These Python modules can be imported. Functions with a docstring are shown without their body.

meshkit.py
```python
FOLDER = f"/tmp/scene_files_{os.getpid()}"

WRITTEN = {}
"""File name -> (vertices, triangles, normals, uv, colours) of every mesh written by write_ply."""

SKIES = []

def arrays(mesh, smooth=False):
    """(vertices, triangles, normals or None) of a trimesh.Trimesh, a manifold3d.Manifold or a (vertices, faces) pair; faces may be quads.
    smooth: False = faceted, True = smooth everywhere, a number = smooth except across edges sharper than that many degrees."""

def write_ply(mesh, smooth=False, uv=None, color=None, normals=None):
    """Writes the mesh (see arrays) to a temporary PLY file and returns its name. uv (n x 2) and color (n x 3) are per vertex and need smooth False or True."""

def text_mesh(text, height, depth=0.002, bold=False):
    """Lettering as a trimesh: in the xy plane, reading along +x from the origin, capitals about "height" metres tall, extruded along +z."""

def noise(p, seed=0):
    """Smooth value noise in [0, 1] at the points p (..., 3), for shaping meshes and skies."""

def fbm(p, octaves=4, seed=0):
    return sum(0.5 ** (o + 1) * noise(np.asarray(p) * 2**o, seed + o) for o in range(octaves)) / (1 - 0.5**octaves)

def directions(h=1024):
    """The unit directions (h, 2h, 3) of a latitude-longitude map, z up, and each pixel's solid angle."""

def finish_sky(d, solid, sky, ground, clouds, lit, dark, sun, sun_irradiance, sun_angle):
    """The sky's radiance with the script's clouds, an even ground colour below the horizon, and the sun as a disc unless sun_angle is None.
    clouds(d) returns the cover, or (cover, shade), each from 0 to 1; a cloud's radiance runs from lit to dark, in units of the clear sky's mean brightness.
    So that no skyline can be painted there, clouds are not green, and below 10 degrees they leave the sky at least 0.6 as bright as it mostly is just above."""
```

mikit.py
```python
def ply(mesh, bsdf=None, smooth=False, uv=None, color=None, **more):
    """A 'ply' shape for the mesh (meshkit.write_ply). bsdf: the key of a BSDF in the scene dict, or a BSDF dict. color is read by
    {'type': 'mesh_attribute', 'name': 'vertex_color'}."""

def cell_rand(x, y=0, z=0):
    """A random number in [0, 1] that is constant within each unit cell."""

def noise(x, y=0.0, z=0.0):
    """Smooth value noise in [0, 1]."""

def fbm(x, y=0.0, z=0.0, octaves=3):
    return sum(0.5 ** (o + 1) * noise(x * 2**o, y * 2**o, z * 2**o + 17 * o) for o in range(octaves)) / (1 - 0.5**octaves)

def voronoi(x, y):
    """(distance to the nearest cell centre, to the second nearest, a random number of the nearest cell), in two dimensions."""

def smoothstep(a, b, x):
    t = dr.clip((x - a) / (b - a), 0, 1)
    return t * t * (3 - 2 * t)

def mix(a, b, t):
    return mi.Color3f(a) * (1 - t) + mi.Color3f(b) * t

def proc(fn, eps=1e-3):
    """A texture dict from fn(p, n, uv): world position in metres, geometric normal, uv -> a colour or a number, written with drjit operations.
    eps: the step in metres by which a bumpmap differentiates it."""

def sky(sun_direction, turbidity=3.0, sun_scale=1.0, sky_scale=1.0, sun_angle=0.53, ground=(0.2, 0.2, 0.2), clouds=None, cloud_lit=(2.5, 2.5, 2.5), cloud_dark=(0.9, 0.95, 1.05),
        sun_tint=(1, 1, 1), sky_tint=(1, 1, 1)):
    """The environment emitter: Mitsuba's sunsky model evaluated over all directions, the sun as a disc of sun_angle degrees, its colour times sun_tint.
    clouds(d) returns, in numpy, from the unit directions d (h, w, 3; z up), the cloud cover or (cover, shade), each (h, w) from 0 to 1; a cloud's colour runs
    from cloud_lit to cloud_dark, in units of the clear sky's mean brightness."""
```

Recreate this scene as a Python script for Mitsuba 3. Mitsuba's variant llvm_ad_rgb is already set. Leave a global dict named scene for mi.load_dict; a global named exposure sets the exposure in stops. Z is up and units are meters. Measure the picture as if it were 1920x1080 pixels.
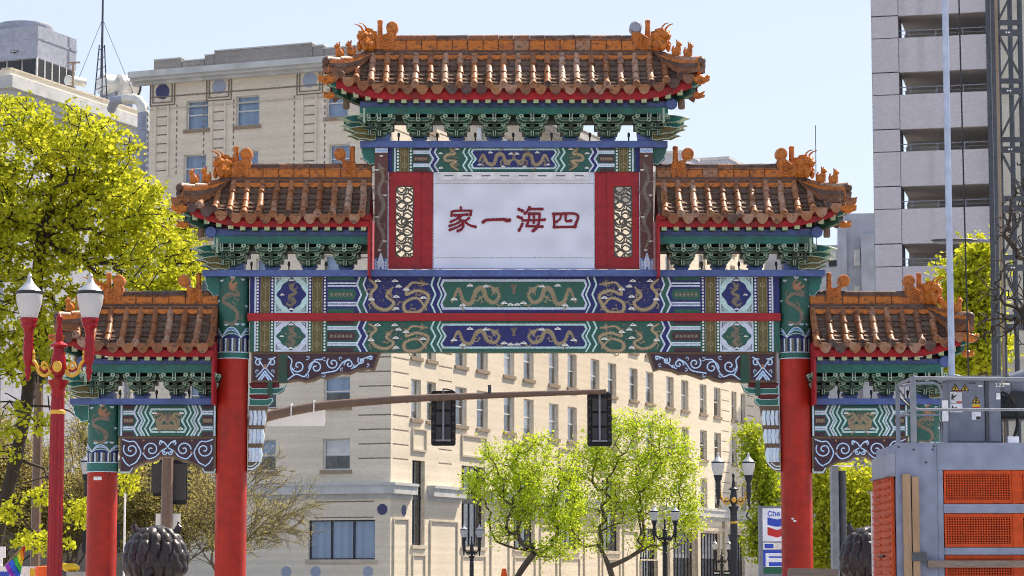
import math, random, numpy as np, trimesh, mitsuba as mi, drjit as dr, mikit, meshkit
import shapely, shapely.geometry as sg, shapely.affinity as sa
from mikit import proc, noise, fbm, mix, smoothstep, cell_rand
T = mi.ScalarTransform4f
random.seed(4); RNG = np.random.default_rng(11)
# ------------------------------------------------------------------ camera, sky, exposure
F, HOR, EYE = 4850.0, 1085.0, np.array([0.0, -46.0, 1.7])      # focal length and horizon line of the 1920 px wide photograph; the eye stands in the street
TH = math.atan((HOR - 540) / F); CT, ST = math.cos(TH), math.sin(TH)
scene, labels = {'type': 'scene'}, {}
scene['camera'] = {'type': 'perspective', 'fov': 2 * math.degrees(math.atan(960 / F)), 'fov_axis': 'x', 'near_clip': 0.1, 'far_clip': 9000.0,
                   'to_world': T().look_at(origin=EYE.tolist(), target=(EYE + [0, CT, ST]).tolist(), up=[0, 0, 1])}
SUN = np.array([0.70, 0.66, 1.28])
scene['sky_light'] = mikit.sky(SUN, turbidity=3.5, sun_scale=1.3, sky_scale=1.2, clouds=lambda d: .7, cloud_lit=(1.17, 1.22, 1.36), cloud_dark=(1.17, 1.22, 1.36))
exposure = 2.5
# ------------------------------------------------------------------ where things stand: a pixel of the photograph and a real distance give a place
def ray(u, v):
    s = (540 - v) / F; dy = CT - s * ST
    return (u - 960) / F / dy, (ST + s * CT) / dy
def P(u, v, Y):
    a, b = ray(u, v); d = Y + 46
    return np.array([a * d, Y, 1.7 + b * d])
def ZV(v, Y=0.0): return 1.7 + ray(960, v)[1] * (Y + 46)
def KX(v=590, Y=0.0): return ray(961, v)[0] * (Y + 46)
def on_plane(u, v, p0, d):
    a, b = ray(u, v)
    t = (a * (p0[1] + 46) - p0[0]) / (d[0] - a * d[1])
    return t, 1.7 + b * (p0[1] + 46 + t * d[1])
# ------------------------------------------------------------------ meshes
class MB:
    def __init__(s): s.v, s.f, s.n = [], [], 0
    def add(s, v, f):
        v = np.asarray(v, float); f = np.asarray(f, int)
        if f.shape[1] == 4: f = np.vstack([f[:, [0, 1, 2]], f[:, [0, 2, 3]]])
        s.v.append(v); s.f.append(f + s.n); s.n += len(v); return s
    def mesh(s): return np.vstack(s.v), np.vstack(s.f)
    def box(s, x0, x1, y0, y1, z0, z1):
        v = np.array([[x, y, z] for x in (x0, x1) for y in (y0, y1) for z in (z0, z1)])
        return s.add(v, BOXF)
    def obox(s, c, ax, half):
        ax = np.asarray(ax, float); v = np.array([[x, y, z] for x in (-1, 1) for y in (-1, 1) for z in (-1, 1)]) * half
        return s.add(v @ ax + c, BOXF)
    def bar(s, a, b, w, h=None, up=(0, 0, 1)):
        a, b = np.asarray(a, float), np.asarray(b, float); d = b - a; L = np.linalg.norm(d); d = d / L
        x = np.cross(d, up); x = x / np.linalg.norm(x) if np.linalg.norm(x) > 1e-6 else np.array([1.0, 0, 0]); z = np.cross(x, d)
        return s.obox((a + b) / 2, [x, d, z], [w / 2, L / 2, (h or w) / 2])
    def tube(s, pts, r, n=8, cap=True):
        p = np.asarray(pts, float); r = np.broadcast_to(r, (len(p),)).astype(float)
        t = np.gradient(p, axis=0); t /= np.linalg.norm(t, axis=1, keepdims=True) + 1e-12
        ref = np.array([0, 0, 1.0]) if abs(t[0, 2]) < .9 else np.array([1.0, 0, 0])
        a = np.cross(t, ref); a /= np.linalg.norm(a, axis=1, keepdims=True) + 1e-12; b = np.cross(t, a)
        th = np.arange(n) * 2 * np.pi / n
        V = p[:, None] + r[:, None, None] * (np.cos(th)[None, :, None] * a[:, None] + np.sin(th)[None, :, None] * b[:, None])
        i, j = np.meshgrid(np.arange(len(p) - 1), np.arange(n), indexing='ij'); j2 = (j + 1) % n
        q = np.stack([i * n + j, (i + 1) * n + j, (i + 1) * n + j2, i * n + j2], -1).reshape(-1, 4)
        s.add(V.reshape(-1, 3), q)
        if cap:
            k = np.arange(1, n - 1)
            s.add(V[0], np.stack([k * 0, k, k + 1], 1)); s.add(V[-1], np.stack([k * 0, k + 1, k], 1))
        return s
    def lathe(s, prof, c=(0, 0, 0), n=16, axis='z'):
        p = np.asarray(prof, float); th = np.arange(n) * 2 * np.pi / n
        V = np.stack([p[:, None, 0] * np.cos(th), p[:, None, 0] * np.sin(th), np.repeat(p[:, 1:2], n, 1)], -1)
        if axis == 'y': V = V[..., [0, 2, 1]] * [1, 1, -1]
        if axis == 'x': V = V[..., [2, 0, 1]]
        i, j = np.meshgrid(np.arange(len(p) - 1), np.arange(n), indexing='ij'); j2 = (j + 1) % n
        q = np.stack([i * n + j, i * n + j2, (i + 1) * n + j2, (i + 1) * n + j], -1).reshape(-1, 4)
        s.add(V.reshape(-1, 3) + c, q); k = np.arange(1, n - 1)
        if p[0, 0] > 1e-4: s.add(V[0] + c, np.stack([k * 0, k + 1, k], 1))
        if p[-1, 0] > 1e-4: s.add(V[-1] + c, np.stack([k * 0, k, k + 1], 1))
        return s
    def ball(s, c, r, n=1):
        m = ICO[n]; return s.add(m[0] * r + c, m[1])
    def prism(s, poly, y0, y1):
        """a shapely shape in x, z given the thickness y0..y1 (y0 nearer the street's viewer)"""
        for g in geoms(poly):
            if g.area < 1e-7: continue
            v2, f = trimesh.creation.triangulate_polygon(g, engine='earcut')
            n = len(v2); a = np.column_stack([v2[:, 0], np.full(n, y0), v2[:, 1]]); b = a.copy(); b[:, 1] = y1
            if len(f) == 0: continue
            e1, e2 = v2[f[:, 1]] - v2[f[:, 0]], v2[f[:, 2]] - v2[f[:, 0]]
            neg = (e1[:, 0] * e2[:, 1] - e1[:, 1] * e2[:, 0]) < 0
            f = np.where(neg[:, None], f[:, ::-1], f)
            s.add(a, f); s.add(b, f[:, ::-1])
            for r in [g.exterior, *g.interiors]:
                c = np.asarray(r.coords)[:-1]; m = len(c)
                if r.is_ccw != (r is g.exterior or False): c = c[::-1] if r is g.exterior else c
                if r is not g.exterior and r.is_ccw: c = c[::-1]
                V = np.vstack([np.column_stack([c[:, 0], np.full(m, y0), c[:, 1]]), np.column_stack([c[:, 0], np.full(m, y1), c[:, 1]])])
                i = np.arange(m); j = (i + 1) % m
                s.add(V, np.stack([i, i + m, j + m, j], 1))
        return s
BOXF = np.array([[0, 1, 3], [0, 3, 2], [4, 6, 7], [4, 7, 5], [0, 4, 5], [0, 5, 1], [2, 3, 7], [2, 7, 6], [0, 2, 6], [0, 6, 4], [1, 5, 7], [1, 7, 3]])
ICO = {}
for k in (0, 1, 2, 3):
    m = trimesh.creation.icosphere(subdivisions=k); ICO[k] = (np.array(m.vertices), np.array(m.faces))
def geoms(p):
    if p.is_empty: return []
    return [g for g in getattr(p, 'geoms', [p]) if g.geom_type == 'Polygon']
def moved(mesh, A, t=(0, 0, 0)): return mesh[0] @ np.asarray(A, float).T + t, (mesh[1] if np.linalg.det(A) > 0 else mesh[1][:, ::-1])
def rotz(a): c, s = math.cos(a), math.sin(a); return np.array([[c, -s, 0], [s, c, 0], [0, 0, 1.0]])
# ------------------------------------------------------------------ entries of the scene
COUNT = {}
def fresh(name):
    k = COUNT.get(name, 0); COUNT[name] = k + 1
    return name if k == 0 else f'{name}_{k:03d}'
def thing(name, label, cat, group=None, **more):
    key = fresh(name); labels[key] = {'label': label, 'category': cat, **more}
    if group: labels[key]['group'] = group
    return key
def part(parent, name, mesh, mat, smooth=False, label=None, stuff=False):
    key = fresh(f'{parent}__{name}')
    scene[key] = shape(mesh, mat, smooth)
    if label or stuff: labels[key] = {**({'label': label} if label else {}), **({'kind': 'stuff'} if stuff else {})}
    return key
def solo(name, mesh, mat, label, cat, group=None, smooth=False):
    key = thing(name, label, cat, group); scene[key] = shape(mesh, mat, smooth); return key
def place(parent, name, ply, A, t):
    key = fresh(f'{parent}__{name}'); M = np.eye(4); M[:3, :3] = A; M[:3, 3] = t
    scene[key] = {**ply, 'to_world': T(M.tolist())}; return key
def struct(name, mesh, mat, smooth=False):
    key = fresh(name); scene[key] = shape(mesh, mat, smooth); labels[key] = {'kind': 'structure'}; return key
# ------------------------------------------------------------------ materials
PAL, MATS = [], {}          # painted and plain surfaces share a few BSDFs; a surface's entry of the palette rides in its uv
def mat(name, col, rough=.5, metal=0.0, spec=.5, bump=None):
    if callable(col):
        b = {'type': 'principled', 'base_color': proc(col), 'roughness': rough, 'metallic': metal, 'specular': spec}
        if bump: b = {'type': 'bumpmap', 'arbitrary': proc(bump[0]), 'scale': bump[1], 'bsdf': b}
        scene[name] = {'type': 'twosided', 'bsdf': b}; MATS[name] = (name, None)
        return
    kind, row = ('paint', (*col, *col, 0, 3, 14, 0, 0)) if len(col) == 3 else col
    rough = min((.25, .36, .45, .58, .8), key=lambda r: abs(r - rough)); metal = .3 if metal > .1 else 0.0
    key = f'{kind}_{int(rough * 100)}_{int(metal * 10)}'
    if key not in scene:
        scene[key] = {'type': 'twosided', 'bsdf': {'type': 'principled', 'base_color': proc({'paint': paint_fn, 'glaze': glaze_fn}[kind]), 'roughness': rough, 'metallic': metal, 'specular': .3}}
    PAL.append(row); MATS[name] = (key, len(PAL) - 1)
TABLE = {}
def row_of(uv, n):
    i = mi.UInt32(dr.clip(uv.x * 256, 0, 255))
    return [dr.gather(mi.Float, TABLE[k], i) for k in range(n)]
def paint_fn(p, n, uv):
    """weathered paint: the base colour with soft dirt, fine mottling and faint rain streaks"""
    r = row_of(uv, 10); f, fine = r[7], r[8]
    a = fbm(p.x * f, p.y * f, p.z * f * .7, 3); b = noise(p.x * fine, p.y * fine, p.z * fine)
    c = noise(p.x * 9 + p.y * 9, 3.1, p.z * .8)
    t = smoothstep(.42, .85, a * .65 + c * .35) * r[6]
    return mix(mi.Color3f(r[0], r[1], r[2]), mi.Color3f(r[3], r[4], r[5]), t) * (1 - r[9] * .3 + r[9] * .56 * b)
def glaze_fn(p, n, uv):
    """glazed roof tile: glaze, worn glaze and soot"""
    r = row_of(uv, 10); w = r[9]
    a = fbm(p.x * 5, p.y * 5, p.z * 5, 3); b = fbm(p.x * 17, p.y * 17, p.z * 17, 2); c = noise(p.x * 3.6, 1.7, 2.2)
    k = mix(mi.Color3f(r[0], r[1], r[2]), mi.Color3f(r[3], r[4], r[5]), smoothstep(.5 - w, .72 - w * .5, a * .6 + c * .4))
    return mix(k, mi.Color3f(.04, .03, .026), smoothstep(.56, .74, b) * r[6]) * (.78 + .44 * noise(p.x * 40, p.y * 40, p.z * 40))
def stained(col, dirt=(.12, .1, .09), amt=.45, f=3.0, fine=14.0): return 'paint', (*col, *dirt, amt, f, fine, .5, 0)
def glaze(base, worn, soot, wear): return 'glaze', (*base, *worn, soot, 0, 0, wear, 0)
mat('lacquer_red', stained((.41, .024, .013), (.21, .018, .015), .85, 1.6, 9), .45)
mat('board_red', stained((.34, .018, .026), (.22, .03, .03), .5, 2.0, 12), .5)
mat('fascia_red', stained((.36, .010, .020), (.10, .025, .025), .7, 5, 20), .5)
mat('plate_blue', stained((.085, .135, .36), (.05, .07, .16), .6, 2.5, 15), .5)
mat('beam_green', stained((.03, .155, .135), (.05, .07, .06), .6, 2.5, 15), .5)
mat('indigo', stained((.022, .027, .15), (.05, .05, .1), .4, 4, 25), .5)
mat('jade', stained((.028, .115, .092), (.05, .08, .06), .4, 4, 25), .5)
mat('olive_paint', stained((.135, .112, .04), (.07, .06, .04), .5, 6, 40), .5)
mat('pale_blue', stained((.60, .70, .86), (.4, .42, .45), .45, 6, 30), .5)
mat('pale_turquoise', stained((.50, .72, .74), (.35, .42, .42), .45, 6, 30), .5)
mat('gold_paint', stained((.31, .255, .165), (.2, .13, .08), .7, 9, 40), .42)
mat('dull_gold', stained((.20, .165, .125), (.12, .1, .1), .7, 9, 40), .5)
mat('cloud_white', (.75, .77, .76), .5)
mat('lattice_grey', stained((.10, .10, .085), (.06, .06, .05), .5, 5, 30), .5); mat('dragon_line', (.52, .43, .28), .5); mat('pearl_red', (.34, .17, .10), .5)
mat('bracket_green', stained((.025, .085, .06), (.05, .05, .04), .6, 5, 30), .5)
mat('bracket_outline', stained((.36, .50, .40), (.2, .25, .18), .6, 5, 30), .5)
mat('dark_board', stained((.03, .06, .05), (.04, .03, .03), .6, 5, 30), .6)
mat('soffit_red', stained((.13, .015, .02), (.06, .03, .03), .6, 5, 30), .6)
mat('rafter_end', stained((.40, .46, .27), (.25, .28, .18), .7, 7, 50), .5)
mat('maroon', stained((.060, .030, .045), (.06, .05, .05), .4, 5, 30), .5)
mat('bronze_edge', stained((.15, .10, .065), (.09, .07, .05), .6, 5, 30), .45)
mat('swirl_blue', (.17, .36, .70), .5)
mat('swirl_pale', (.66, .80, .90), .5)
mat('brown_post', stained((.115, .045, .04), (.09, .07, .06), .6, 4, 25), .5)
mat('sign_white', stained((.70, .745, .88), (.58, .61, .70), .10, .8, 3), .45)
mat('rail_white', stained((.72, .74, .80), (.5, .48, .45), .5, 4, 20), .5)
mat('seam_grey', (.18, .18, .22), .7)
mat('sign_red', stained((.20, .008, .022), (.12, .02, .03), .5, 6, 30), .45)
mat('tile_orange', glaze((.47, .15, .024), (.37, .115, .03), .5, -.02), .36)
mat('tile_worn', glaze((.29, .125, .055), (.33, .20, .14), .65, .05), .46)
mat('tile_pale', glaze((.31, .175, .12), (.38, .27, .205), .6, .05), .46)
mat('tile_brown', glaze((.22, .088, .038), (.18, .095, .06), .7, .05), .46)
mat('pan_dark', glaze((.105, .068, .048), (.14, .105, .08), .6, .0), .5)
mat('ridge_dark', glaze((.085, .048, .038), (.12, .08, .07), .8, .05), .5)
mat('stone', stained((.33, .32, .30), (.2, .19, .18), .5, 2, 20), .8)
mat('bronze', stained((.042, .043, .052), (.075, .085, .085), .7, 5, 25), .36, .35)
mat('lamp_red', stained((.26, .006, .014), (.2, .02, .03), .3, 3, 12), .25)
mat('lamp_black', (.022, .026, .034), .35)
mat('lamp_gold', (.62, .36, .05), .35)
scene['globe'] = {'type': 'principledthin', 'base_color': {'type': 'rgb', 'value': [.74, .76, .80]}, 'roughness': .3, 'diff_trans': 1.0, 'spec_trans': .0}
mat('globe_cap', (.46, .48, .52), .36, .3)
mat('pole_brown', stained((.155, .105, .085), (.1, .08, .07), .4, 2, 12), .5)
mat('signal_black', (.011, .012, .016), .45)
mat('signal_rib', (.05, .05, .06), .4)
mat('white_metal', (.80, .81, .84), .5)
mat('grey_metal', stained((.36, .38, .42), (.25, .25, .26), .5, 1.2, 8), .45, .2)
mat('duct_grey', stained((.27, .30, .38), (.2, .215, .26), .4, .5, 3), .5)
mat('duct_silver', stained((.62, .62, .60), (.4, .4, .4), .4, .5, 3), .35, .5)
mat('dark_metal', (.035, .038, .045), .45, .3)
mat('steel_dark', stained((.075, .085, .105), (.05, .045, .04), .4, 2, 12), .45, .3)
mat('galvanised', stained((.235, .275, .40), (.16, .19, .28), .9, 1.3, 7), .5)
mat('galvanised_bar', stained((.22, .25, .31), (.15, .17, .2), .5, 2, 9), .45)
mat('cabinet_grey', stained((.165, .19, .245), (.12, .14, .18), .5, 1.2, 6), .45)
mat('pole_blue', stained((.42, .50, .68), (.32, .38, .5), .4, 1, 8), .4, .1)
mat('mesh_orange', stained((.50, .060, .008), (.3, .04, .015), .5, 2, 14), .5)
mat('mesh_dark', (.07, .007, .005), .7)
mat('wood_plank', lambda p, n, uv: mix((.27, .165, .095), (.40, .28, .18), fbm(p.x * 40, p.y * 40, p.z * 1.6, 3)), .65)
mat('wood_grey', lambda p, n, uv: mix((.15, .12, .10), (.26, .21, .18), fbm(p.x * 8, p.y * 40, p.z * 40, 3)), .75)
mat('yellow_paint', (.62, .40, .02), .4)
mat('orange_vinyl', (.75, .10, .012), .45)
mat('black_paint', (.015, .015, .017), .45)
mat('white_paint', (.74, .74, .74), .5)
mat('blue_print', (.03, .07, .48), .4)
mat('green_print', (.012, .10, .06), .45)
mat('red_print', (.48, .03, .03), .4)
mat('rubber', (.02, .02, .02), .8)
mat('car_white', (.62, .66, .74), .2)
for i, c in enumerate([(.62, .03, .02), (.75, .26, .01), (.75, .6, .02), (.05, .42, .06), (.04, .12, .6), (.34, .05, .5)]): mat(f'flag_{i}', c, .7)
def brick(col, mortar, dark, amt=.5, stain=.4):
    def fn(p, n, uv):
        h = n.x * p.y - n.y * p.x
        row = dr.floor(p.z / .075); c = (h + (row - 2 * dr.floor(row / 2)) * .11) / .22
        fz = p.z / .075 - row; fh = c - dr.floor(c)
        joint = dr.maximum(smoothstep(.80, .92, fz), smoothstep(.93, .98, fh))
        r = cell_rand(dr.floor(c), row, 3); g = fbm(h * .35, p.z * .22, 1.0, 3)
        k = mix(col, dark, r * amt * .75 + smoothstep(.45, .8, g) * stain)
        band = noise(1.3, 2.7, p.z * 5.0)
        return mix(k, mortar, joint * .55) * (.9 + .2 * band)
    return fn
mat('brick_cream', brick((.65, .60, .505), (.43, .40, .34), (.50, .455, .375), .45, .26), .8)
mat('brick_grey', brick((.30, .285, .275), (.17, .16, .155), (.16, .15, .145)), .85)
mat('brick_groove', (.185, .16, .138), .9)  # dark tone with the shade of recessed brick courses put into the colour
mat('cornice_paint', stained((.46, .485, .50), (.36, .37, .38), .4, .4, 2), .6)
mat('trim_stone', stained((.47, .43, .36), (.36, .33, .28), .4, .5, 3), .7)
mat('sill_brown', stained((.26, .21, .165), (.18, .15, .12), .5, .8, 4), .8)
mat('sash_white', (.60, .62, .63), .45)
mat('frame_black', (.025, .030, .042), .4)
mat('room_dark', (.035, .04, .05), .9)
mat('blind', stained((.50, .54, .56), (.4, .42, .44), .3, .7, 3), .8)
mat('curtain_blue', lambda p, n, uv: mix((.10, .17, .30), (.20, .30, .46), noise((p.x + p.y) * 7, 1.0, 2.0)), .8)
scene['glass'] = {'type': 'thindielectric', 'int_ior': 1.5}
mat('medal_blue', (.045, .05, .14), .35); mat('medal_pale', (.27, .32, .42), .5)
mat('wall_grey', stained((.36, .40, .49), (.29, .32, .39), .4, .25, 1.5), .75)
mat('wall_beige', stained((.50, .48, .42), (.42, .4, .36), .3, .2, 1.5), .8)
def concrete(p, n, uv):
    h = p.x + p.y * .3; s = noise(h * 2.2, 0.5, p.z * .12); g = fbm(h * .25, 1.0, p.z * .3, 3)
    return mix((.53, .52, .57), (.40, .39, .43), smoothstep(.5, .95, s) * .5 + g * .35) * (.94 + .12 * noise(h * 8, 1.0, p.z * 8))
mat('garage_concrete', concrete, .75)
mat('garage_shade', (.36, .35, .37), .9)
mat('joint_dark', (.10, .095, .12), .9)
mat('asphalt', lambda p, n, uv: mix((.042, .042, .044), (.07, .068, .066), fbm(p.x * 1.5, p.y * 1.5, 1.0, 3)), .85)
mat('paving', lambda p, n, uv: mix((.30, .29, .27), (.40, .385, .36), fbm(p.x * 2, p.y * 2, 1.0, 3)), .85)
mat('ground_earth', lambda p, n, uv: mix((.16, .155, .15), (.24, .23, .22), fbm(p.x * .3, p.y * .3, 1.0, 3)), .9)
mat('bark_dark', stained((.045, .038, .032), (.03, .028, .022), .5, 3, 20), .9)
mat('bark_grey', stained((.105, .085, .065), (.06, .05, .04), .5, 3, 20), .9)
mat('twig_olive', stained((.115, .095, .055), (.07, .06, .04), .5, 2, 8), .9)
def leaf_fn(p, n, uv):
    r = row_of(uv, 6)
    return mix(mi.Color3f(r[0], r[1], r[2]), mi.Color3f(r[3], r[4], r[5]), noise(p.x * 3.1, p.y * 3.1, p.z * 3.1) * .6 + noise(p.x * 23, p.y * 23, p.z * 23) * .4)
scene['leaf'] = {'type': 'principledthin', 'base_color': proc(leaf_fn), 'roughness': .5, 'diff_trans': 1.1, 'spec_trans': 0.0, 'eta': 1.35}
def leaf(name, a, b): PAL.append((*a, *b, 0, 0, 0, 0, 0)); MATS[name] = ('leaf', len(PAL) - 1)
leaf('leaf_maple', (.33, .40, .02), (.64, .63, .06))
leaf('leaf_fresh', (.34, .48, .02), (.64, .74, .07))
leaf('leaf_bud', (.28, .25, .08), (.52, .47, .18))
leaf('leaf_deep', (.28, .37, .025), (.52, .58, .05))
for n_ in ('globe', 'glass'): MATS[n_] = (n_, None)
for k in range(10): TABLE[k] = mi.Float([float(r[k]) for r in PAL] + [0.0] * (256 - len(PAL)))
def shape(mesh, m, smooth=False):
    """the ply dict of a mesh in one of the materials above"""
    bsdf, row = MATS[m]; mesh = mesh.mesh() if isinstance(mesh, MB) else mesh
    if row is None: return mikit.ply(mesh, bsdf, smooth)
    v, f, n = meshkit.arrays(mesh, smooth)
    path = meshkit.write_ply((v, f), False, np.tile([[(row + .5) / 256, .5]], (len(v), 1)), normals=n)
    return {'type': 'ply', 'filename': path, 'face_normals': n is None, 'bsdf': {'type': 'ref', 'id': bsdf}}
# ================================================================== the gateway
CX = 3.5 * KX(590)                                             # its middle; its front stands square to the street at y = 0
G = thing('chinese_gateway', 'tall painted ceremonial gateway with five orange tiled roofs, red pillars and a white name board', 'gateway')
def gx(h, v=590, Y=0.0): return CX + h * KX(v, Y)              # h: pixels right of the gateway's middle
def gmap(poly, Y): return shapely.transform(poly, lambda c: np.column_stack([CX + c[:, 0] * KX(590, Y), 1.7 + np.array([ray(960, v)[1] for v in c[:, 1]]) * (Y + 46)]))
def ink(parent, name, polys, m, Y, layer=1, th=.004, **kw):
    """a painted or applied shape on a flat front: polygons in pixels (h, v) become a thin sheet on the plane y = Y"""
    u = gmap(shapely.union_all(polys if isinstance(polys, list) else [polys]), Y)
    y = Y - .004 * layer; gs = geoms(u)
    if len(gs) > 1:
        big = all(max(g.bounds[2] - g.bounds[0], g.bounds[3] - g.bounds[1]) > .16 for g in gs) and len(gs) <= 24
        if big and name not in ('scroll', 'scroll_light'):
            return [part(parent, name, MB().prism(g, y, y + th - .0004), m, **kw) for g in gs][0]
        kw['stuff'] = True
    return part(parent, name, MB().prism(u, y, y + th - .0004), m, **kw)
def R(a, b, c, d): return sg.box(min(a, c), min(b, d), max(a, c), max(b, d))
def line(pts, w, cap=2): return sg.LineString(pts).buffer(w / 2, cap_style=cap, join_style=2, quad_segs=2)
def mir(p, c=0.0): return sa.scale(p, -1, 1, origin=(c, 0))
def smooth_line(pts, n=8):
    p = np.asarray(pts, float); q = np.vstack([2 * p[0] - p[1], p, 2 * p[-1] - p[-2]]); out = []
    for i in range(1, len(q) - 2):
        t = np.linspace(0, 1, n, endpoint=False)[:, None]; a, b, c, d = q[i - 1:i + 3]
        out.append(.5 * (2 * b + (c - a) * t + (2 * a - 5 * b + 4 * c - d) * t * t + (3 * b - a - 3 * c + d) * t ** 3))
    return np.vstack(out + [p[-1:]])
def dragon(pts, w, rng):
    """a painted dragon: a body that thickens and tapers, a maned and horned head, four clawed legs, spine fins"""
    c = smooth_line(pts, 9); n = len(c); t = np.linspace(0, 1, n); ww = w * (.3 + 1.05 * np.sin(np.pi * np.clip(t * .9 + .08, 0, 1)) ** .8)
    out = [sg.LineString(c[i:i + 2]).buffer(ww[i] / 2, quad_segs=2) for i in range(n - 1)]
    d = np.gradient(c, axis=0); d /= np.linalg.norm(d, axis=1, keepdims=True); nn = np.column_stack([-d[:, 1], d[:, 0]])
    for i in range(2, n - 3, 2):
        b = c[i] + nn[i] * ww[i] * .45; out.append(sg.Polygon([b - d[i] * w * .3, b + d[i] * w * .3, b + nn[i] * w * .55 - d[i] * w * .3]))
    for k in (.22, .36, .62, .78):
        i = int(k * n); s = 1 if rng.random() < .5 else -1; a = c[i]; e = a + nn[i] * s * w * 1.7 + d[i] * w * .8
        out.append(line([a, e, e + d[i] * w], w * .4))
        for q in (-.5, 0, .5): out.append(line([e + d[i] * w, e + d[i] * w * 1.7 + nn[i] * q * w], w * .22))
    h = c[-1]; out.append(sg.Point(h).buffer(w * .8, quad_segs=2)); out.append(line([h, h + d[-1] * w * 1.9], w * .75))
    for q in (-1, 1): out.append(line([h, h - d[-1] * w * 1.7 + nn[-1] * q * w * 1.1], w * .28))
    for q in np.linspace(-1.3, 1.3, 6): out.append(line([h, h - d[-1] * w * 1.0 + nn[-1] * q * w * 1.5], w * .25))
    return shapely.union_all(out)
def cloud(x, y, s, rng=None):
    a = [sg.Point(x + dx * s, y + dy * s).buffer(r * s, quad_segs=2) for dx, dy, r in ((-.9, .1, .45), (0, -.15, .62), (.9, .15, .42), (.3, .25, .4))]
    a = shapely.union_all(a + [line([(x - 1.7 * s, y + .5 * s), (x + 1.6 * s, y + .45 * s)], .28 * s)])
    return a.difference(sg.Point(x, y - .1 * s).buffer(.27 * s, quad_segs=2))
def spiral(x, y, r, a0, turns, sgn=1, k=.16, n=26):
    t = np.linspace(0, 1, n); rr = r * (1 - (1 - k) * t); a = a0 + sgn * turns * 2 * np.pi * t
    return np.column_stack([x + rr * np.cos(a), y + rr * np.sin(a)])
def belly(pts, w):
    c = smooth_line(pts, 9); d = np.gradient(c, axis=0); d /= np.linalg.norm(d, axis=1, keepdims=True); nn = np.column_stack([-d[:, 1], d[:, 0]])
    return shapely.union_all([sg.LineString(c + nn * w * .12).buffer(w * .09, quad_segs=1)] + [line([c[i] - nn[i] * w * .4, c[i] + nn[i] * w * .1 + d[i] * w * .2], w * .13, 1) for i in range(2, len(c) - 2)])
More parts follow.
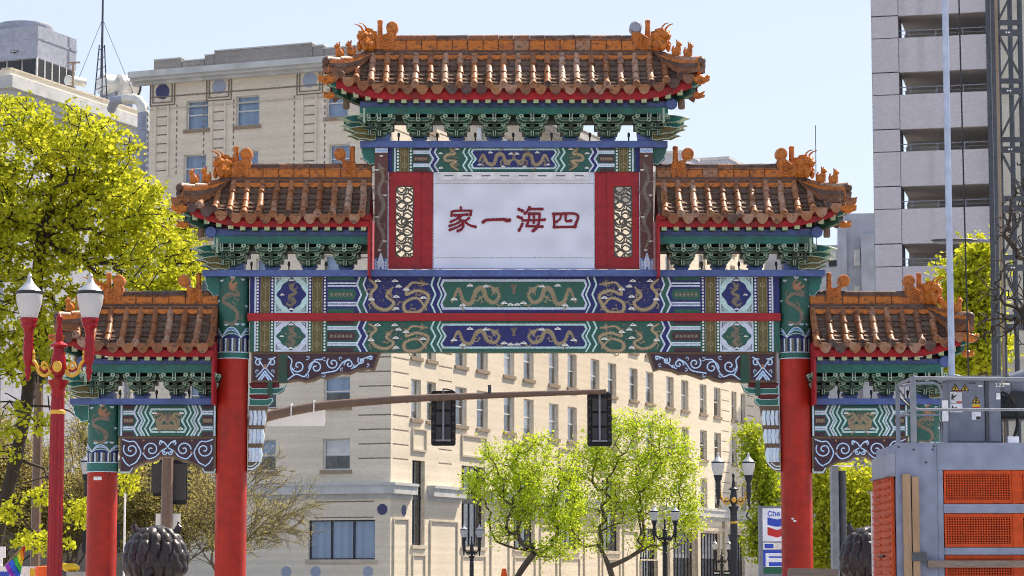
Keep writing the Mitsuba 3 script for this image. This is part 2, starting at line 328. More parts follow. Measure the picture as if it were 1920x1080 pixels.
def flecks(rng, a, d, z0, z1, n):
    out = []
    for i in range(n):
        x, y, t = rng.uniform(a, d), rng.uniform(z0, z1), rng.uniform(0, 6.3); L = rng.uniform(1.5, 4)
        out.append(line([(x, y), (x + L * math.cos(t), y + L * math.sin(t)), (x + L * math.cos(t + .7) * 1.5, y + L * math.sin(t + .7) * 1.5)], rng.uniform(.6, 1.1)))
    return out
rg = np.random.default_rng(5)
# ------------------------------------------------------------------ painted beams
def painted_beam(name, c, u0, u1, v0, v1, base, alt, Y, depth, S, label=None):
    """a beam painted in the hexi manner, the right half the mirror of the left. S: stations in pixels left of the beam's middle c"""
    H = v1 - v0; z = lambda t: v0 + H * t
    x0, x1 = gx(u0 - 963.5), gx(u1 - 963.5)
    b = part(G, name, MB().box(x0, x1, Y, Y + depth, ZV(v1, Y), ZV(v0, Y)), base, label=label)
    cc = c - 963.5
    def both(ps): return [sa.translate(p, cc, 0) for p in ps] + [sa.translate(mir(p), cc, 0) for p in ps]
    def put(n_, ps, m, layer): ink(b, n_, both(ps), m, Y, layer)
    zz = lambda x, dx=(0, -6, 2, -6, 2): [(x + d, z(t)) for d, t in zip(dx, (-.0, .24, .5, .76, 1.0))]
    L = 1.6
    if 'stripe' in S: put('painted_stripe', [R(S['stripe'] - L, z(0), S['stripe'] + L, z(1))], 'pale_blue', 1)
    n = max(3, round(H / 6.1))
    dots = [sg.Point(x, z((i + .5) / n)).buffer(2.1, quad_segs=2) for x in S.get('dots', []) for i in range(n)]
    if dots: put('bead_row', dots, 'cloud_white', 1)
    if 'olive' in S:
        put('brocade_band', [R(a, z(0), d, z(1)) for a, d in S['olive']], 'olive_paint', 1)
        put('brocade_line', [R((a + d) / 2 + o - .5, z(0), (a + d) / 2 + o + .5, z(1)) for a, d in S['olive'] for o in ((d - a) * -.46, 0, (d - a) * .46)] +
            [sg.Point((a + d) / 2, z(t)).buffer(5, quad_segs=2).difference(sg.Point((a + d) / 2, z(t)).buffer(3.6, quad_segs=2)) for a, d in S['olive'] for t in (.25, .75)], 'gold_paint', 2)
    if 'panel' in S:
        a, d = S['panel']; m_ = (a + d) / 2; put('medallion_panel', [R(a, z(0), d, z(1))], 'pale_turquoise' if base == 'indigo' else 'pale_blue', 1)
        th = np.linspace(0, 2 * np.pi, 49)[:-1]; rx, ry = (d - a) * .43, H * .44
        rr = 1 / (np.abs(np.cos(th)) ** 1.25 + np.abs(np.sin(th)) ** 1.25) ** (1 / 1.25) * (1 + .045 * np.cos(8 * th))
        q = sg.Polygon(np.column_stack([m_ + rx * rr * np.cos(th), z(.5) + ry * rr * np.sin(th)]))
        put('medallion', [q], base, 2)
        put('medallion_dragon', [dragon([(m_ - 9, z(.72)), (m_ - 2, z(.78)), (m_ + 6, z(.68)), (m_ - 4, z(.55)), (m_ + 8, z(.45)), (m_ - 2, z(.34)), (m_ + 2, z(.26))], 4.2, rg)], 'dull_gold', 3)
        put('medallion_cloud', [cloud(m_, z(.12), 3.2), cloud(m_, z(.88), 3.2), cloud(m_ - 17, z(.5), 2.6)], 'cloud_white', 3)
        put('corner_scroll', [line([(m_ + sx * (d - a) * .44, z(.5 + sy * e0)), (m_ + sx * (d - a) * e1, z(.5 + sy * .44))], .9) for sx in (-1, 1) for sy in (-1, 1) for e0, e1 in ((.30, .30), (.40, .36), (.26, .42))], 'maroon', 3)
    if 'hex' in S:
        a, d = S['hex']; w = d - a
        put('painted_border', [line([(a, z(t)), (d + 1, z(t))], 3.1) for t in (.205, .275, .715, .785)], 'pale_blue', 2)
        put('cartouche', [sg.Polygon([(a, z(.35)), (d - w * .12, z(.35)), (d - 2, z(.49)), (d - w * .12, z(.64)), (a, z(.64))]), R(a, z(0), d - w * .12, z(.13)), R(a, z(.87), d - w * .12, z(1))], alt if base == 'indigo' else 'maroon', 1)
        put('cartouche_script', [line([(a + w * (.1 + .13 * i), z(.5 + .06 * s)), (a + w * (.17 + .13 * i), z(.5 - .06 * s))], 1.1) for i in range(6) for s in (-1, 1)] + [line([(a + w * .08, z(.5)), (a + w * .84, z(.5))], 1.0)], 'gold_paint', 2)
    for i, x in enumerate(S.get('zig', [])):
        put('zigzag_band', [sg.Polygon(zz(x + 1) + zz(x + S.get('zw', 11))[::-1])], (alt if i % 2 == 0 else base), 1)
        put('zigzag_line', [line(zz(x), 3.3), line(zz(x + S.get('zw', 11)), 3.0)] if S.get('zl', 1) else [line(zz(x), 3.3)], 'pale_turquoise' if i % 2 else 'pale_blue', 2)
    if 'field' in S:
        a, d = S['field']; w = d - a
        if S.get('fieldcol'): put('dragon_field', [sg.Polygon(zz(a) + zz(d, (0, -6, 2, -6, 2))[::-1])], S['fieldcol'], 1)
        dr_ = [dragon([(a + w * x, z(y)) for x, y in pts], S.get('dw', 4.6), rg) for pts in S['dragons']]
        put('dragon', dr_, 'gold_paint', 3); put('dragon_scales', [belly([(a + w * x, z(y)) for x, y in q], S.get('dw', 4.6)) for q in S['dragons']], 'dragon_line', 4); put('flame', flecks(rg, a + 4, d - 6, z(.08), z(.92), int(w * .5)), 'dull_gold', 2)
        put('cloud', [cloud(a + w * x, z(y), S.get('cs', 3.4)) for x, y in S.get('clouds', [])], 'cloud_white', 5)
    e = S['centre']; k = [(0, z(.1)), (e + 3, z(.1)), (e - 1, z(.25)), (e + 7, z(.5)), (e - 1, z(.75)), (e + 3, z(.9)), (0, z(.9))]
    put('panel_border', [sg.Polygon(k)], 'pale_turquoise' if base == 'jade' else 'pale_blue', 2)
    k2 = [(0, z(.165)), (e + 6, z(.165)), (e + 3, z(.27)), (e + 11.5, z(.5)), (e + 3, z(.73)), (e + 6, z(.835)), (0, z(.835))]
    put('panel_field', [sg.Polygon(k2)], alt, 3)
    put('dragon', [dragon([(x, z(y)) for x, y in S['long']], S.get('lw', 5), rg)], 'gold_paint', 4)
    put('cloud', [cloud(x, z(y), S.get('cs', 3.4)) for x, y in S['longclouds']], 'cloud_white', 7)
    put('flaming_pearl', [sg.Point(0, z(.45)).buffer(3.2, quad_segs=3)] + [line([(0, z(.45)), (x, z(.45 - .22))], 1.4) for x in (-6, -3, 0, 3, 6)], 'dull_gold', 5)
    return b
BIG = dict(stripe=-485, dots=[-480.5, -453.3, -382.5, -354.7], olive=[(-475.5, -457.5), (-378.5, -359)], panel=(-449, -386), hex=(-349.5, -293), zig=[-288.5, -149], zw=12, field=(-274, -158),
           dragons=[[(.02, .1), (.14, .28), (.05, .5), (.12, .8), (.3, .9), (.42, .72), (.3, .55), (.36, .4)], [(.95, .9), (.8, .6), (.6, .72), (.62, .95), (.85, .93), (.98, .55), (.8, .4), (.62, .5), (.7, .2), (.9, .22)]],
           clouds=[(.16, .14), (.44, .14), (.5, .28), (.06, .62), (.46, .55), (.46, .86), (.9, .58), (.62, .36)], dw=5.0, cs=4.0, centre=-137,
           long=[(-116, .7), (-104, .35), (-94, .68), (-80, .72), (-70, .38), (-58, .34), (-50, .62), (-36, .7), (-28, .5), (-38, .36)], lw=5.8, longclouds=[(-112, .62), (-82, .26), (-96, .78), (-52, .28), (-18, .72), (-6, .76)])
painted_beam('upper_lintel', 963.5, 470, 1460, 516.5, 588, 'indigo', 'jade', -.17, .34, BIG)
painted_beam('lower_lintel', 963.5, 470, 1460, 601, 659.5, 'jade', 'indigo', -.17, .34, {**BIG, 'dw': 4.6, 'lw': 5.2})
part(G, 'red_rail', MB().box(gx(466 - 963.5), gx(1461.5 - 963.5), -.215, .2, ZV(601.5, -.2), ZV(587, -.2)), 'board_red')
painted_beam('frieze', 963.5, 727, 1200, 274, 322, 'jade', 'indigo', -.14, .28, dict(stripe=-224.5, dots=[-218.8, -194.5], olive=[(-215.5, -198)], hex=(-190, -158), zig=[-154, -90], zw=10, field=(-143, -98),
             dragons=[[(.85, .95), (.55, .75), (.75, .6), (.3, .55), (.35, .35), (.7, .3), (.55, .15)]], clouds=[(.1, .28), (.8, .12), (.12, .85)], dw=4, cs=2.8, centre=-81,
             long=[(-66, .6), (-58, .35), (-50, .65), (-38, .7), (-32, .35), (-20, .35), (-16, .68), (-8, .6)], lw=4.6, longclouds=[(-64, .72), (-44, .25), (-20, .8), (-6, .3)]))
part(G, 'frieze_end', MB().box(gx(727 - 963.5) - .002, gx(735 - 963.5), -.15, .15, ZV(322, -.15), ZV(274, -.15)), 'indigo'); part(G, 'frieze_end', MB().box(gx(1192 - 963.5), gx(1200 - 963.5) + .002, -.15, .15, ZV(322, -.15), ZV(274, -.15)), 'indigo')
for s, c in ((-1, 318), (1, 1609)):
    painted_beam('side_beam', c, c - 91, c + 91, 760, 817.5, 'jade', 'jade', -.15, .3, dict(stripe=-87, hex=(-84, -62), zig=[-58, -45], zw=8, centre=-35, solo=1, long=[(22, .34), (14, .28), (8, .42), (16, .62), (6, .76), (-6, .68), (-16, .76), (-20, .5), (-10, .36), (-2, .46)], lw=4.4, longclouds=[(-25, .25), (-24, .76)]))
# ------------------------------------------------------------------ pillars
def wrapped(polys, cx, cy, r):
    m = MB()
    for g in geoms(shapely.union_all(polys)):
        v, f = trimesh.creation.triangulate_polygon(g.segmentize(.05), engine='earcut')
        v, f = trimesh.remesh.subdivide_to_size(np.column_stack([v, v[:, :1] * 0]), f, .07)[:2]
        a = v[:, 0] / r - np.pi / 2; V = np.column_stack([cx + r * np.cos(a), cy + r * np.sin(a), v[:, 1]])
        e = np.cross(V[f[:, 1]] - V[f[:, 0]], V[f[:, 2]] - V[f[:, 0]]); o = (e * (V[f[:, 0]] - [cx, cy, 0]) * [1, 1, 0]).sum(1) < 0
        m.add(V, np.where(o[:, None], f[:, ::-1], f))
    return m
def pillar(h, vt, vw, vs, vb, r, zplate):
    x = gx(h); z = lambda v: ZV(v, -r); zt = ZV(vt, 0) - .002
    p = part(G, 'pillar', MB().lathe([(r + .03, .45), (r + .012, .5), (r, .55), (r, z(vb) - .02), (r, zt)], (x, 0, 0), 40), 'lacquer_red', 40)
    part(p, 'base', MB().lathe([(r + .25, .12), (r + .27, .16), (r + .27, .26), (r + .2, .3), (r + .22, .38), (r + .12, .45), (0, .452)], (x, 0, 0), 32), 'stone', 30)
    part(p, 'painted_sleeve', MB().lathe([(r + .004, z(vb)), (r + .004, zt)], (x, 0, 0), 40), 'jade', True)
    zw, zs, zb = z(vw), z(vs), z(vb)
    for a, b, m in ((zb, zb + .016, 'pale_blue'), (zb + .016, zs - .016, 'beam_green'), (zs - .016, zs, 'pale_blue')):
        part(p, 'collar_ring', MB().lathe([(r, a + .0003), (r + .012, a + .0005), (r + .012, b - .0005), (r, b - .0003)], (x, 0, 0), 40), m, 30)
    C = 2 * np.pi * r; n = 42; st, sb, sp = [], [], []; top = zs + (zw - zs) * .55
    for i in range(n):
        s = -C / 2 + (i + .5) * C / n; w = C / n
        (st if i % 3 == 0 else sp if i % 3 == 1 else sb).append(sg.box(s - w * .36, zs + .004, s + w * .36, top))
    part(p, 'fringe', wrapped(st, x, 0, r + .008), 'pale_blue', stuff=True); part(p, 'fringe', wrapped(sp, x, 0, r + .008), 'dull_gold', stuff=True); part(p, 'fringe', wrapped(sb, x, 0, r + .008), 'indigo', stuff=True)
    wv, w2, wb = [], [], []; k = 5; A = (zw - top)
    for i in range(k):
        s0 = -C / 2 * .8 + i * C / k; hw = C / k * .5; arch = lambda e, d: [(s0 + hw * q * 1.05, top + .01 + d + A * e * (1 - q * q)) for q in np.linspace(-1, 1, 15)]
        wv += [line(arch(.92, 0), .014), line(arch(.66, -.004), .011), line(arch(.42, -.008), .011)]; w2.append(line(arch(.78, -.002), .02)); wb.append(sg.Polygon(arch(.30, -.012)))
    part(p, 'wave', wrapped(wb, x, 0, r + .008), 'indigo', stuff=True); part(p, 'wave', wrapped(w2, x, 0, r + .0105), 'swirl_blue', stuff=True); part(p, 'wave', wrapped(wv, x, 0, r + .013), 'pale_blue', stuff=True)
    H = zt - zw; q = lambda a, b: (a * r, zw + H * b)
    part(p, 'dragon', wrapped([dragon([q(-.5, .1), q(.1, .05), q(.4, .25), q(-.1, .4), q(-.6, .5), q(-.2, .62), q(.5, .6), q(.1, .76)], .045, rg)], x, 0, r + .008), 'dull_gold', stuff=True)
    part(p, 'flaming_pearl', wrapped([dragon([q(-.1, .72), q(.1, .78)], .05, rg)], x, 0, r + .011), 'pearl_red', stuff=True)
    part(p, 'cloud', wrapped([cloud(a * r, zw + H * b, .03) for a, b in ((-.75, .88), (.05, .93), (.75, .9), (-.35, .04), (.35, .05), (.8, .05), (-1.1, .5), (1.1, .4))], x, 0, r + .008), 'pale_blue', stuff=True)
    return p
for s in (-1, 1):
    a = pillar(s * 526, 517, 613, 659, 672, .277, 0)
    if s > 0: part(a, 'paper_sticker', wrapped([sg.box(-.13, ZV(971, -.28) - .03, -.08, ZV(971, -.28)), sg.box(-.10, ZV(975, -.28) - .03, -.04, ZV(975, -.28))], gx(526), 0, .281), 'white_paint', stuff=True)
    b = pillar(s * 766, 757, 834, 866, 885, .268, 0)
    if s < 0: part(b, 'paper_sticker', wrapped([sg.box(-.12, ZV(897, -.27) - .03, .03, ZV(897, -.27) + .03)], gx(-766), 0, .273), 'white_paint')
# ------------------------------------------------------------------ plates, short posts, end brackets
def plate(name, h0, h1, va, vb, d): return part(G, name, MB().box(gx(h0), gx(h1), -d, d, ZV(vb, -d), ZV(va, -d)), 'plate_blue')
plate('plate_beam', -289, 289, 264, 276, .24); plate('plate_beam', -581, 581, 506, 517.5, .33)
for s in (-1, 1):
    plate('plate_beam', min(s * 824, s * 555), max(s * 824, s * 555), 747, 758, .30)
    x = gx(s * 248, 400); w = 12.4 * KX(400); zt, zb = ZV(276, -.2), ZV(515, -.2)
    q = part(G, 'short_post', MB().box(x - w, x + w, -.2, .1, zb, zt), 'brown_post')
    f = lambda name, polys, m, l: part(q, name, MB().prism(sa.translate(shapely.union_all(polys), x, 0), -.2 - .004 * l, -.2 - .004 * l + .0036), m, stuff=True)
    hz = zt - zb
    f('dragon', [dragon([(-.03, zb + hz * .2), (.05, zb + hz * .3), (-.05, zb + hz * .42), (.05, zb + hz * .54), (-.04, zb + hz * .66), (.04, zb + hz * .76), (-.02, zb + hz * .84)], .05, rg)], 'dull_gold', 1)
    f('cloud', [cloud(a, zb + hz * b, .022) for a, b in ((0, .93), (-.08, .82), (.07, .62), (-.07, .45), (.07, .26), (-.02, .19))], 'cloud_white', 2)
    f('wave_band', [sg.box(-w + .004, zb + .01, w - .004, zb + .30)], 'plate_blue', 1)
    f('wave', [line([(w * .95 * a, zb + .02 + .05 * k + .10 * (1 - abs(a)) + .06 * math.cos(a * 6)) for a in np.linspace(-1, 1, 13)], .016) for k in range(5)], 'pale_blue', 2)
    f('wave_band', [sg.box(-w + .004, zt - .10, w - .004, zt - .02)], 'pale_blue', 1)
    f('wave', [line([(w * a, zt - .06 + .018 * math.sin(a * 9 + k)) for a in np.linspace(-.9, .9, 13)], .01) for k in (0, 2)], 'swirl_blue', 2)
    part(q, 'edge_strip', MB().box(x - s * w - .012, x - s * w + .012, -.18, .1, zb, ZV(322, -.2)), 'pale_blue')
def end_bracket(h0, h1, va, vb, d):
    """the cloud-edged beam end that carries a plate beyond its post"""
    s = 1 if h0 > 0 else -1; a, b = abs(h0), abs(h1)
    pts = [(a, va), (b, va), (b, va + (vb - va) * .3), (b - 3, va + (vb - va) * .45), (b - 2, va + (vb - va) * .6), (b - 7, va + (vb - va) * .72), (b - 12, va + (vb - va) * .85), (b - 15, vb), (a, vb - 3)]
    p = sg.Polygon([(s * x, y) for x, y in pts]); e = part(G, 'beam_end', MB().prism(gmap(p, -.12), -.12, .12), 'beam_green')
    ink(e, 'outline', [p.exterior.buffer(.9).intersection(p)], 'pale_turquoise', -.12, 1)
for s in (-1, 1):
    end_bracket(s * 261, s * 288, 277, 309, 0); end_bracket(s * 553, s * 579, 519, 556, 0); end_bracket(s * 794, s * 823, 759, 791, 0)
# ------------------------------------------------------------------ name board between the short posts
sb = part(G, 'sign_board', MB().box(gx(-152), gx(152), -.10, .06, ZV(503, -.1), ZV(322, -.1)), 'sign_white')
for v in (344.5, 483.5): ink(sb, 'seam', R(-151, v - .35, 151, v + .35), 'seam_grey', -.10, 1)
ink(sb, 'seam', [R(-151.5, 323, -150.8, 502), R(150.8, 323, 151.5, 502)], 'seam_grey', -.10, 1)
rl = part(sb, 'light_rail', MB().box(gx(-141), gx(140.5), -.19, -.10, ZV(336, -.19), ZV(322.5, -.19)), 'rail_white')
for i in range(8):
    h = -141 + 18 + i * 35.2; ink(sb, 'rail_slot', R(h - 8.5, 328.2, h + 8.5, 330.6), 'seam_grey', -.19, 1)
ink(sb, 'rail_lip', R(-142, 334.6, 141.5, 336.8), 'rail_white', -.19, 2)
STROKES = [  # the four characters, right to left, stroke by stroke
 [([(298, 132), (299, 166)], 24), ([(178, 238), (184, 184), (240, 174), (432, 172), (424, 228)], 24), ([(215, 232), (385, 222)], 25), ([(312, 235), (245, 280), (168, 316)], 23), ([(262, 258), (318, 310), (335, 366), (308, 414), (262, 434)], 25),
  ([(298, 308), (235, 342), (155, 368)], 23), ([(326, 338), (250, 386), (158, 420)], 24), ([(405, 268), (348, 312)], 24), ([(336, 302), (408, 356), (488, 380)], 25)],
 [([(585, 320), (612, 300), (645, 290), (868, 284), (898, 302)], 30), ([(890, 300), (925, 294)], 34)],
 [([(1048, 155), (1095, 176)], 30), ([(1036, 252), (1082, 268)], 30), ([(1092, 345), (1070, 390), (1052, 425)], 28), ([(1186, 128), (1158, 178), (1125, 210)], 25), ([(1186, 152), (1350, 152)], 26), ([(1186, 214), (1172, 300), (1150, 368)], 26),
  ([(1178, 212), (1318, 210), (1306, 330), (1276, 400), (1230, 432)], 28), ([(1098, 300), (1382, 288)], 24), ([(1148, 370), (1350, 378)], 26), ([(1242, 240), (1243, 260)], 22), ([(1240, 312), (1240, 330)], 22)],
 [([(1500, 212), (1506, 386)], 26), ([(1492, 216), (1796, 220), (1772, 380)], 28), ([(1500, 384), (1774, 380)], 26), ([(1596, 224), (1578, 280), (1535, 316)], 24), ([(1652, 222), (1658, 304), (1722, 300)], 26)]]
def brush(q, w):
    c = np.asarray(sg.LineString(smooth_line(q, 5) if len(q) == 3 else q).segmentize(8).coords); n = len(c); t = np.linspace(0, 1, n)
    r = w * .63 * (.86 + .26 * (1 - t) ** 4 + .34 * t ** 5); out = [sg.MultiPoint([c[i], c[i + 1]]).buffer(1).convex_hull if False else shapely.union_all([sg.Point(c[i]).buffer(r[i], quad_segs=3), sg.Point(c[i + 1]).buffer(r[i + 1], quad_segs=3)]).convex_hull for i in range(n - 1)]
    return shapely.transform(shapely.union_all(out), lambda p: np.column_stack([820 + p[:, 0] / 6.857 - 963.5, 370 + p[:, 1] / 6.857]))
for ch in STROKES:
    ps = [brush(q, w) for q, w in ch]
    ink(sb, 'character', ps, 'sign_red', -.10, 6, th=.025)
for s in (-1, 1):
    a, b = (-236.5, -175.5) if s < 0 else (175.5, 236.5)
    hole = sg.box(0, 0, 1, 1); lo, hi = (-223, -188.5) if s < 0 else (188, 223)
    hole = R(lo, 348.5, hi, 482.5).buffer(-5).buffer(5, quad_segs=3)
    dp = part(G, 'lattice_panel', MB().prism(gmap(R(a, 322, b, 503.5).difference(hole), -.12), -.12, .0), 'board_red')
    part(G, 'red_stile', MB().box(gx(min(s * 152.3, s * 175)), gx(max(s * 152.3, s * 175)), -.09, .02, ZV(503.5, -.09), ZV(322, -.09)), 'board_red')
    ring, m_ = [], (lo + hi) / 2
    for i in range(9):
        v = 356 + i * 15.2
        ring += [sg.Point(m_ + (6 if i % 2 else -6), v).buffer(9, quad_segs=3).exterior.buffer(1.25), sg.Point(m_ + (-13 if i % 2 else 13), v + 4).buffer(6.5, quad_segs=3).exterior.buffer(1.1)]
        ring.append(sg.LineString(smooth_line([(lo, v - 4), (m_ - 6, v + 5), (m_ + 4, v - 3), (hi, v + 6)], 5)).buffer(1.2))
    ring.append(sg.Point(m_, 415).buffer(6).exterior.buffer(1.6))
    lat = shapely.union_all(ring).union(hole.exterior.buffer(1.6)).intersection(hole.buffer(.4))
    part(dp, 'lattice', MB().prism(gmap(lat, -.09), -.09, -.03), 'lattice_grey')
# ------------------------------------------------------------------ carved spandrels, stepped brackets and pendants
def double(parent, lines, Y, l=1, w=2.9):
    ink(parent, 'scroll', [sg.LineString(q).buffer(w / 2, quad_segs=2) for q in lines], 'swirl_blue', Y, l); ink(parent, 'scroll_light', [sg.LineString(q).buffer(w * .27, quad_segs=2) for q in lines], 'swirl_pale', Y, l + 1)
for s in (-1, 1):
    Mx = (lambda p: p) if s < 0 else mir
    L = lambda pts: np.array([(x - 963.5 if s < 0 else 963.5 - x, y) for x, y in pts])
    Y = -.13
    edge = sg.Polygon([(472, 660), (714, 660), (702, 696), (690, 692), (668, 696), (655, 702), (640, 701), (625, 706), (612, 711), (600, 708), (588, 714), (573, 717), (560, 714), (537, 717), (524, 717), (472, 717)])
    edge = sa.translate(edge, -963.5, 0); body = Mx(edge)
    k = part(G, 'spandrel', MB().prism(gmap(body, Y), Y, -Y), 'bronze_edge')
    inner = Mx(sa.translate(shapely.union_all([R(475, 664, 521, 713), edge.buffer(0) if False else sa.translate(edge, 963.5, 0).buffer(-4).intersection(R(540, 655, 720, 720))]), -963.5, 0))
    ink(k, 'carved_field', [inner], 'maroon', Y, 1)
    sw = [spiral(560, 686, 14, -2.6, 1.3, -1), spiral(593, 689, 13, 3.0, 1.3, 1), spiral(625, 681, 12, -2.4, 1.3, -1), spiral(655, 683, 9, 3.0, 1.2, 1), spiral(678, 676, 7, -2.4, 1.2, -1), spiral(695, 672, 5, 3, 1, 1),
          smooth_line([(540, 712), (556, 702), (572, 706), (581, 694), (590, 676), (604, 674)]), smooth_line([(604, 700), (616, 698), (632, 694), (643, 680), (656, 673)]), smooth_line([(660, 691), (672, 684), (684, 672), (698, 668)]), smooth_line([(541, 668), (548, 676), (546, 690), (552, 703)]),
          spiral(486, 680, 8, -1, 1, -1), spiral(510, 680, 8, 4.1, 1, 1), smooth_line([(479, 670), (486, 674), (498, 690), (510, 674), (517, 670)]), smooth_line([(482, 706), (490, 698), (498, 690), (506, 698), (514, 706)])]
    double(k, [L(q) for q in sw], Y, 2); double(k, [L(q) for q in [spiral(x, y, r_, a_, .8, s_) for x, y, r_, a_, s_ in ((548, 690, 5, 0, 1), (577, 670, 5, 2, -1), (577, 706, 5, 4, 1), (609, 672, 5, 1, 1), (609, 704, 4, 3, -1), (640, 672, 4, 2, 1), (642, 694, 4, 5, -1), (666, 686, 4, 1, 1), (690, 684, 4, 2, -1), (484, 696, 4, 2, 1), (512, 696, 4, 1, -1))]], Y, 4, 1.6)
    double(k, [L([(486, 712), (498, 696), (510, 712)]), L([(491, 712), (498, 702), (505, 712)])], Y, 2, 3.6)
    ink(k, 'rosette', [Mx(sa.translate(sg.Point(498, 686).buffer(3.5, quad_segs=3), -963.5, 0))], 'pearl_red', Y, 4)
    part(k, 'joint_block', MB().prism(gmap(Mx(sa.translate(shapely.union_all([R(526, 666, 537, 688), R(525, 690, 538, 716)]), -963.5, 0)).buffer(1.5), Y - .05), Y - .05, 0), 'bracket_green')
    for a, pts in enumerate(([(469, 722), (474, 728), (505, 728), (530, 727), (537, 721), (532, 732), (523, 738), (469, 738)], [(469, 743), (473, 748), (500, 749), (512, 746), (513, 752), (506, 760), (469, 761)])):
        p = Mx(sa.translate(sg.Polygon(pts), -963.5, 0)); ar = part(k, 'stepped_arm', MB().prism(gmap(p, -.10), -.10, .1), 'beam_green'); key = ar
        ink(k, 'arm_outline', [p.exterior.buffer(.9).intersection(p.buffer(.2))], 'pale_turquoise', -.10, 1)
        pr = Mx(sa.translate(R(469, 718 + 22 * a, (524, 506)[a], 728 + 21 * a), -963.5, 0)); part(k, 'filler', MB().prism(gmap(pr, -.085), -.085, .08), 'soffit_red')
    part(k, 'joint_block', MB().prism(gmap(Mx(sa.translate(R(503, 716, 512, 741), -963.5, 0)), -.14), -.14, 0), 'bracket_green')
    pk = part(G, 'pendant', MB().prism(gmap(Mx(sa.translate(sg.Polygon([(468, 761), (504, 761), (502, 768), (498, 800), (494, 840), (490, 868), (480, 880), (468, 884)]), -963.5, 0)), -.10), -.10, .10), 'bronze_edge')
    for v0, v1, w in ((770, 797, 32), (805, 831, 29), (840, 866, 25)):
        n = 4
        for i in range(n):
            xx = 469 + (i + .5) * w / n; x = gx((xx - 963.5) * (1 if s < 0 else -1)); part(pk, 'flute', MB().tube([(x, -.10, ZV(v0, -.12)), (x - s * .02, -.115, ZV((v0 + v1) / 2, -.12)), (x, -.10, ZV(v1, -.12))], [.03, .036, .03], 8), ('pale_blue', 'swirl_pale')[i % 2], 40)
    ink(pk, 'base_curl', [sg.LineString(L(smooth_line([(468, 880), (478, 879), (487, 872), (491, 866)]))).buffer(1.4), sg.LineString(L(smooth_line([(468, 874), (476, 874), (484, 868)]))).buffer(1.0)], 'swirl_pale', -.10, 2)
    # the small span's spandrel
    c = 318 if s < 0 else 1609; C_ = lambda pts: [(c + x - 963.5, y) for x, y in pts]
    half = [(-90, 818), (-90, 887), (-66, 887), (-62, 878), (-50, 872), (-38, 867), (-26, 866), (-18, 862), (-12, 857.5), (0, 857)]
    body = sg.Polygon(C_(half + [(-x, y) for x, y in half[::-1]])); k = part(G, 'arch_spandrel', MB().prism(gmap(body, Y), Y, -Y), 'bronze_edge')
    inner = body.buffer(-4.2); ink(k, 'carved_field', [inner], 'maroon', Y, 1)
    sw = []
    for q in (-1, 1):
        sw += [[(q * x, y) for x, y in t] for t in (spiral(-68, 843, 15, -2.6, 1.35, -1), spiral(-30, 843, 14, 3.2, 1.3, 1), smooth_line([(-84, 824), (-72, 828), (-62, 828), (-54, 838), (-50, 850), (-58, 866), (-68, 872)]), smooth_line([(-84, 858), (-78, 868), (-70, 874)]),
               smooth_line([(-46, 850), (-36, 860), (-22, 856), (-12, 846), (-2, 840)]), spiral(-6, 848, 5, 0, 1, 1), smooth_line([(-14, 826), (-6, 830), (0, 838)]), spiral(-12, 830, 4, 2, .8, 1))]
    double(k, [C_(q) for q in sw], Y, 2, 2.8)
    ink(k, 'rosette', [sg.Point(c + x - 963.5, y).buffer(2.2, quad_segs=2) for x, y in ((-45, 826), (45, 826), (-44, 848), (44, 848), (-14, 848), (14, 848))], 'pearl_red', Y, 4)
    ink(k, 'foot_outline', [sg.LineString(C_([(q * 89, 880), (q * 88, 885.5), (q * 70, 885.5), (q * 65, 878)])).buffer(1.1) for q in (-1, 1)], 'pale_turquoise', Y, 2)
# ------------------------------------------------------------------ the five tiled roofs
def unit_tube():
    th = np.linspace(-.25, np.pi + .25, 9); m = MB(); rows = [(0, .90), (.86, .98), (.87, 1.07), (1.0, 1.07)]
    V = np.array([[r * math.cos(a), y, r * math.sin(a)] for y, r in rows for a in th]); n = len(th); q = []
    for i in range(len(rows) - 1):
        for j in range(n - 1): q.append([i * n + j, (i + 1) * n + j, (i + 1) * n + j + 1, i * n + j + 1])
    m.add(V, np.array(q))
    for k, o in ((0, 1), (len(rows) - 1, -1)):
        i = np.arange(1, n - 1); m.add(V[k * n:(k + 1) * n], np.stack([i * 0, i, i + 1], 1))
    return m.mesh()
def unit_pan():
    x = np.linspace(-.5, .5, 5); zc = -.22 * np.cos(np.pi * x); V, q = [], []
    for y, dz in ((0, 0), (1, 0), (1, -.28)):
        V += [[a, y, b + dz] for a, b in zip(x, zc)]
    for i in range(2):
        for j in range(4): q.append([i * 5 + j, i * 5 + j + 1, (i + 1) * 5 + j + 1, (i + 1) * 5 + j])
    return np.array(V), np.array(q)
UT, UP = unit_tube(), unit_pan()
disc = MB().lathe([(0, -.02), (.6, -.022), (.64, -.05), (.86, -.05), (1.0, -.03), (1.0, .06)], (0, 0, 0), 14, 'y').mesh()
TUBES = {m: shape(UT, m, 40) for m in ('tile_orange', 'tile_worn', 'tile_pale', 'tile_brown')}
PANS = [shape(UP, m) for m in ('pan_dark', 'ridge_dark')]
DISCS = {m: shape(disc, m, 30) for m in ('tile_worn', 'tile_brown', 'ridge_dark', 'tile_pale', 'tile_orange')}
drip2 = sg.Polygon([(-.5, .1), (.5, .1), (.49, -.12), (.42, -.34), (.26, -.52), (.1, -.60), (0, -.62), (-.1, -.60), (-.26, -.52), (-.42, -.34), (-.49, -.12)])
dripm = MB().prism(drip2, -.12, .12).mesh()
DRIPS = {m: shape(dripm, m) for m in ('tile_worn', 'tile_brown', 'tile_pale', 'ridge_dark', 'tile_orange')}
raft = shape(MB().box(-.042, .042, -.42, 0, -.045, .045), 'bracket_green'); raft_end = shape(MB().box(-.047, .047, -.012, 0, -.05, .05), 'rafter_end')
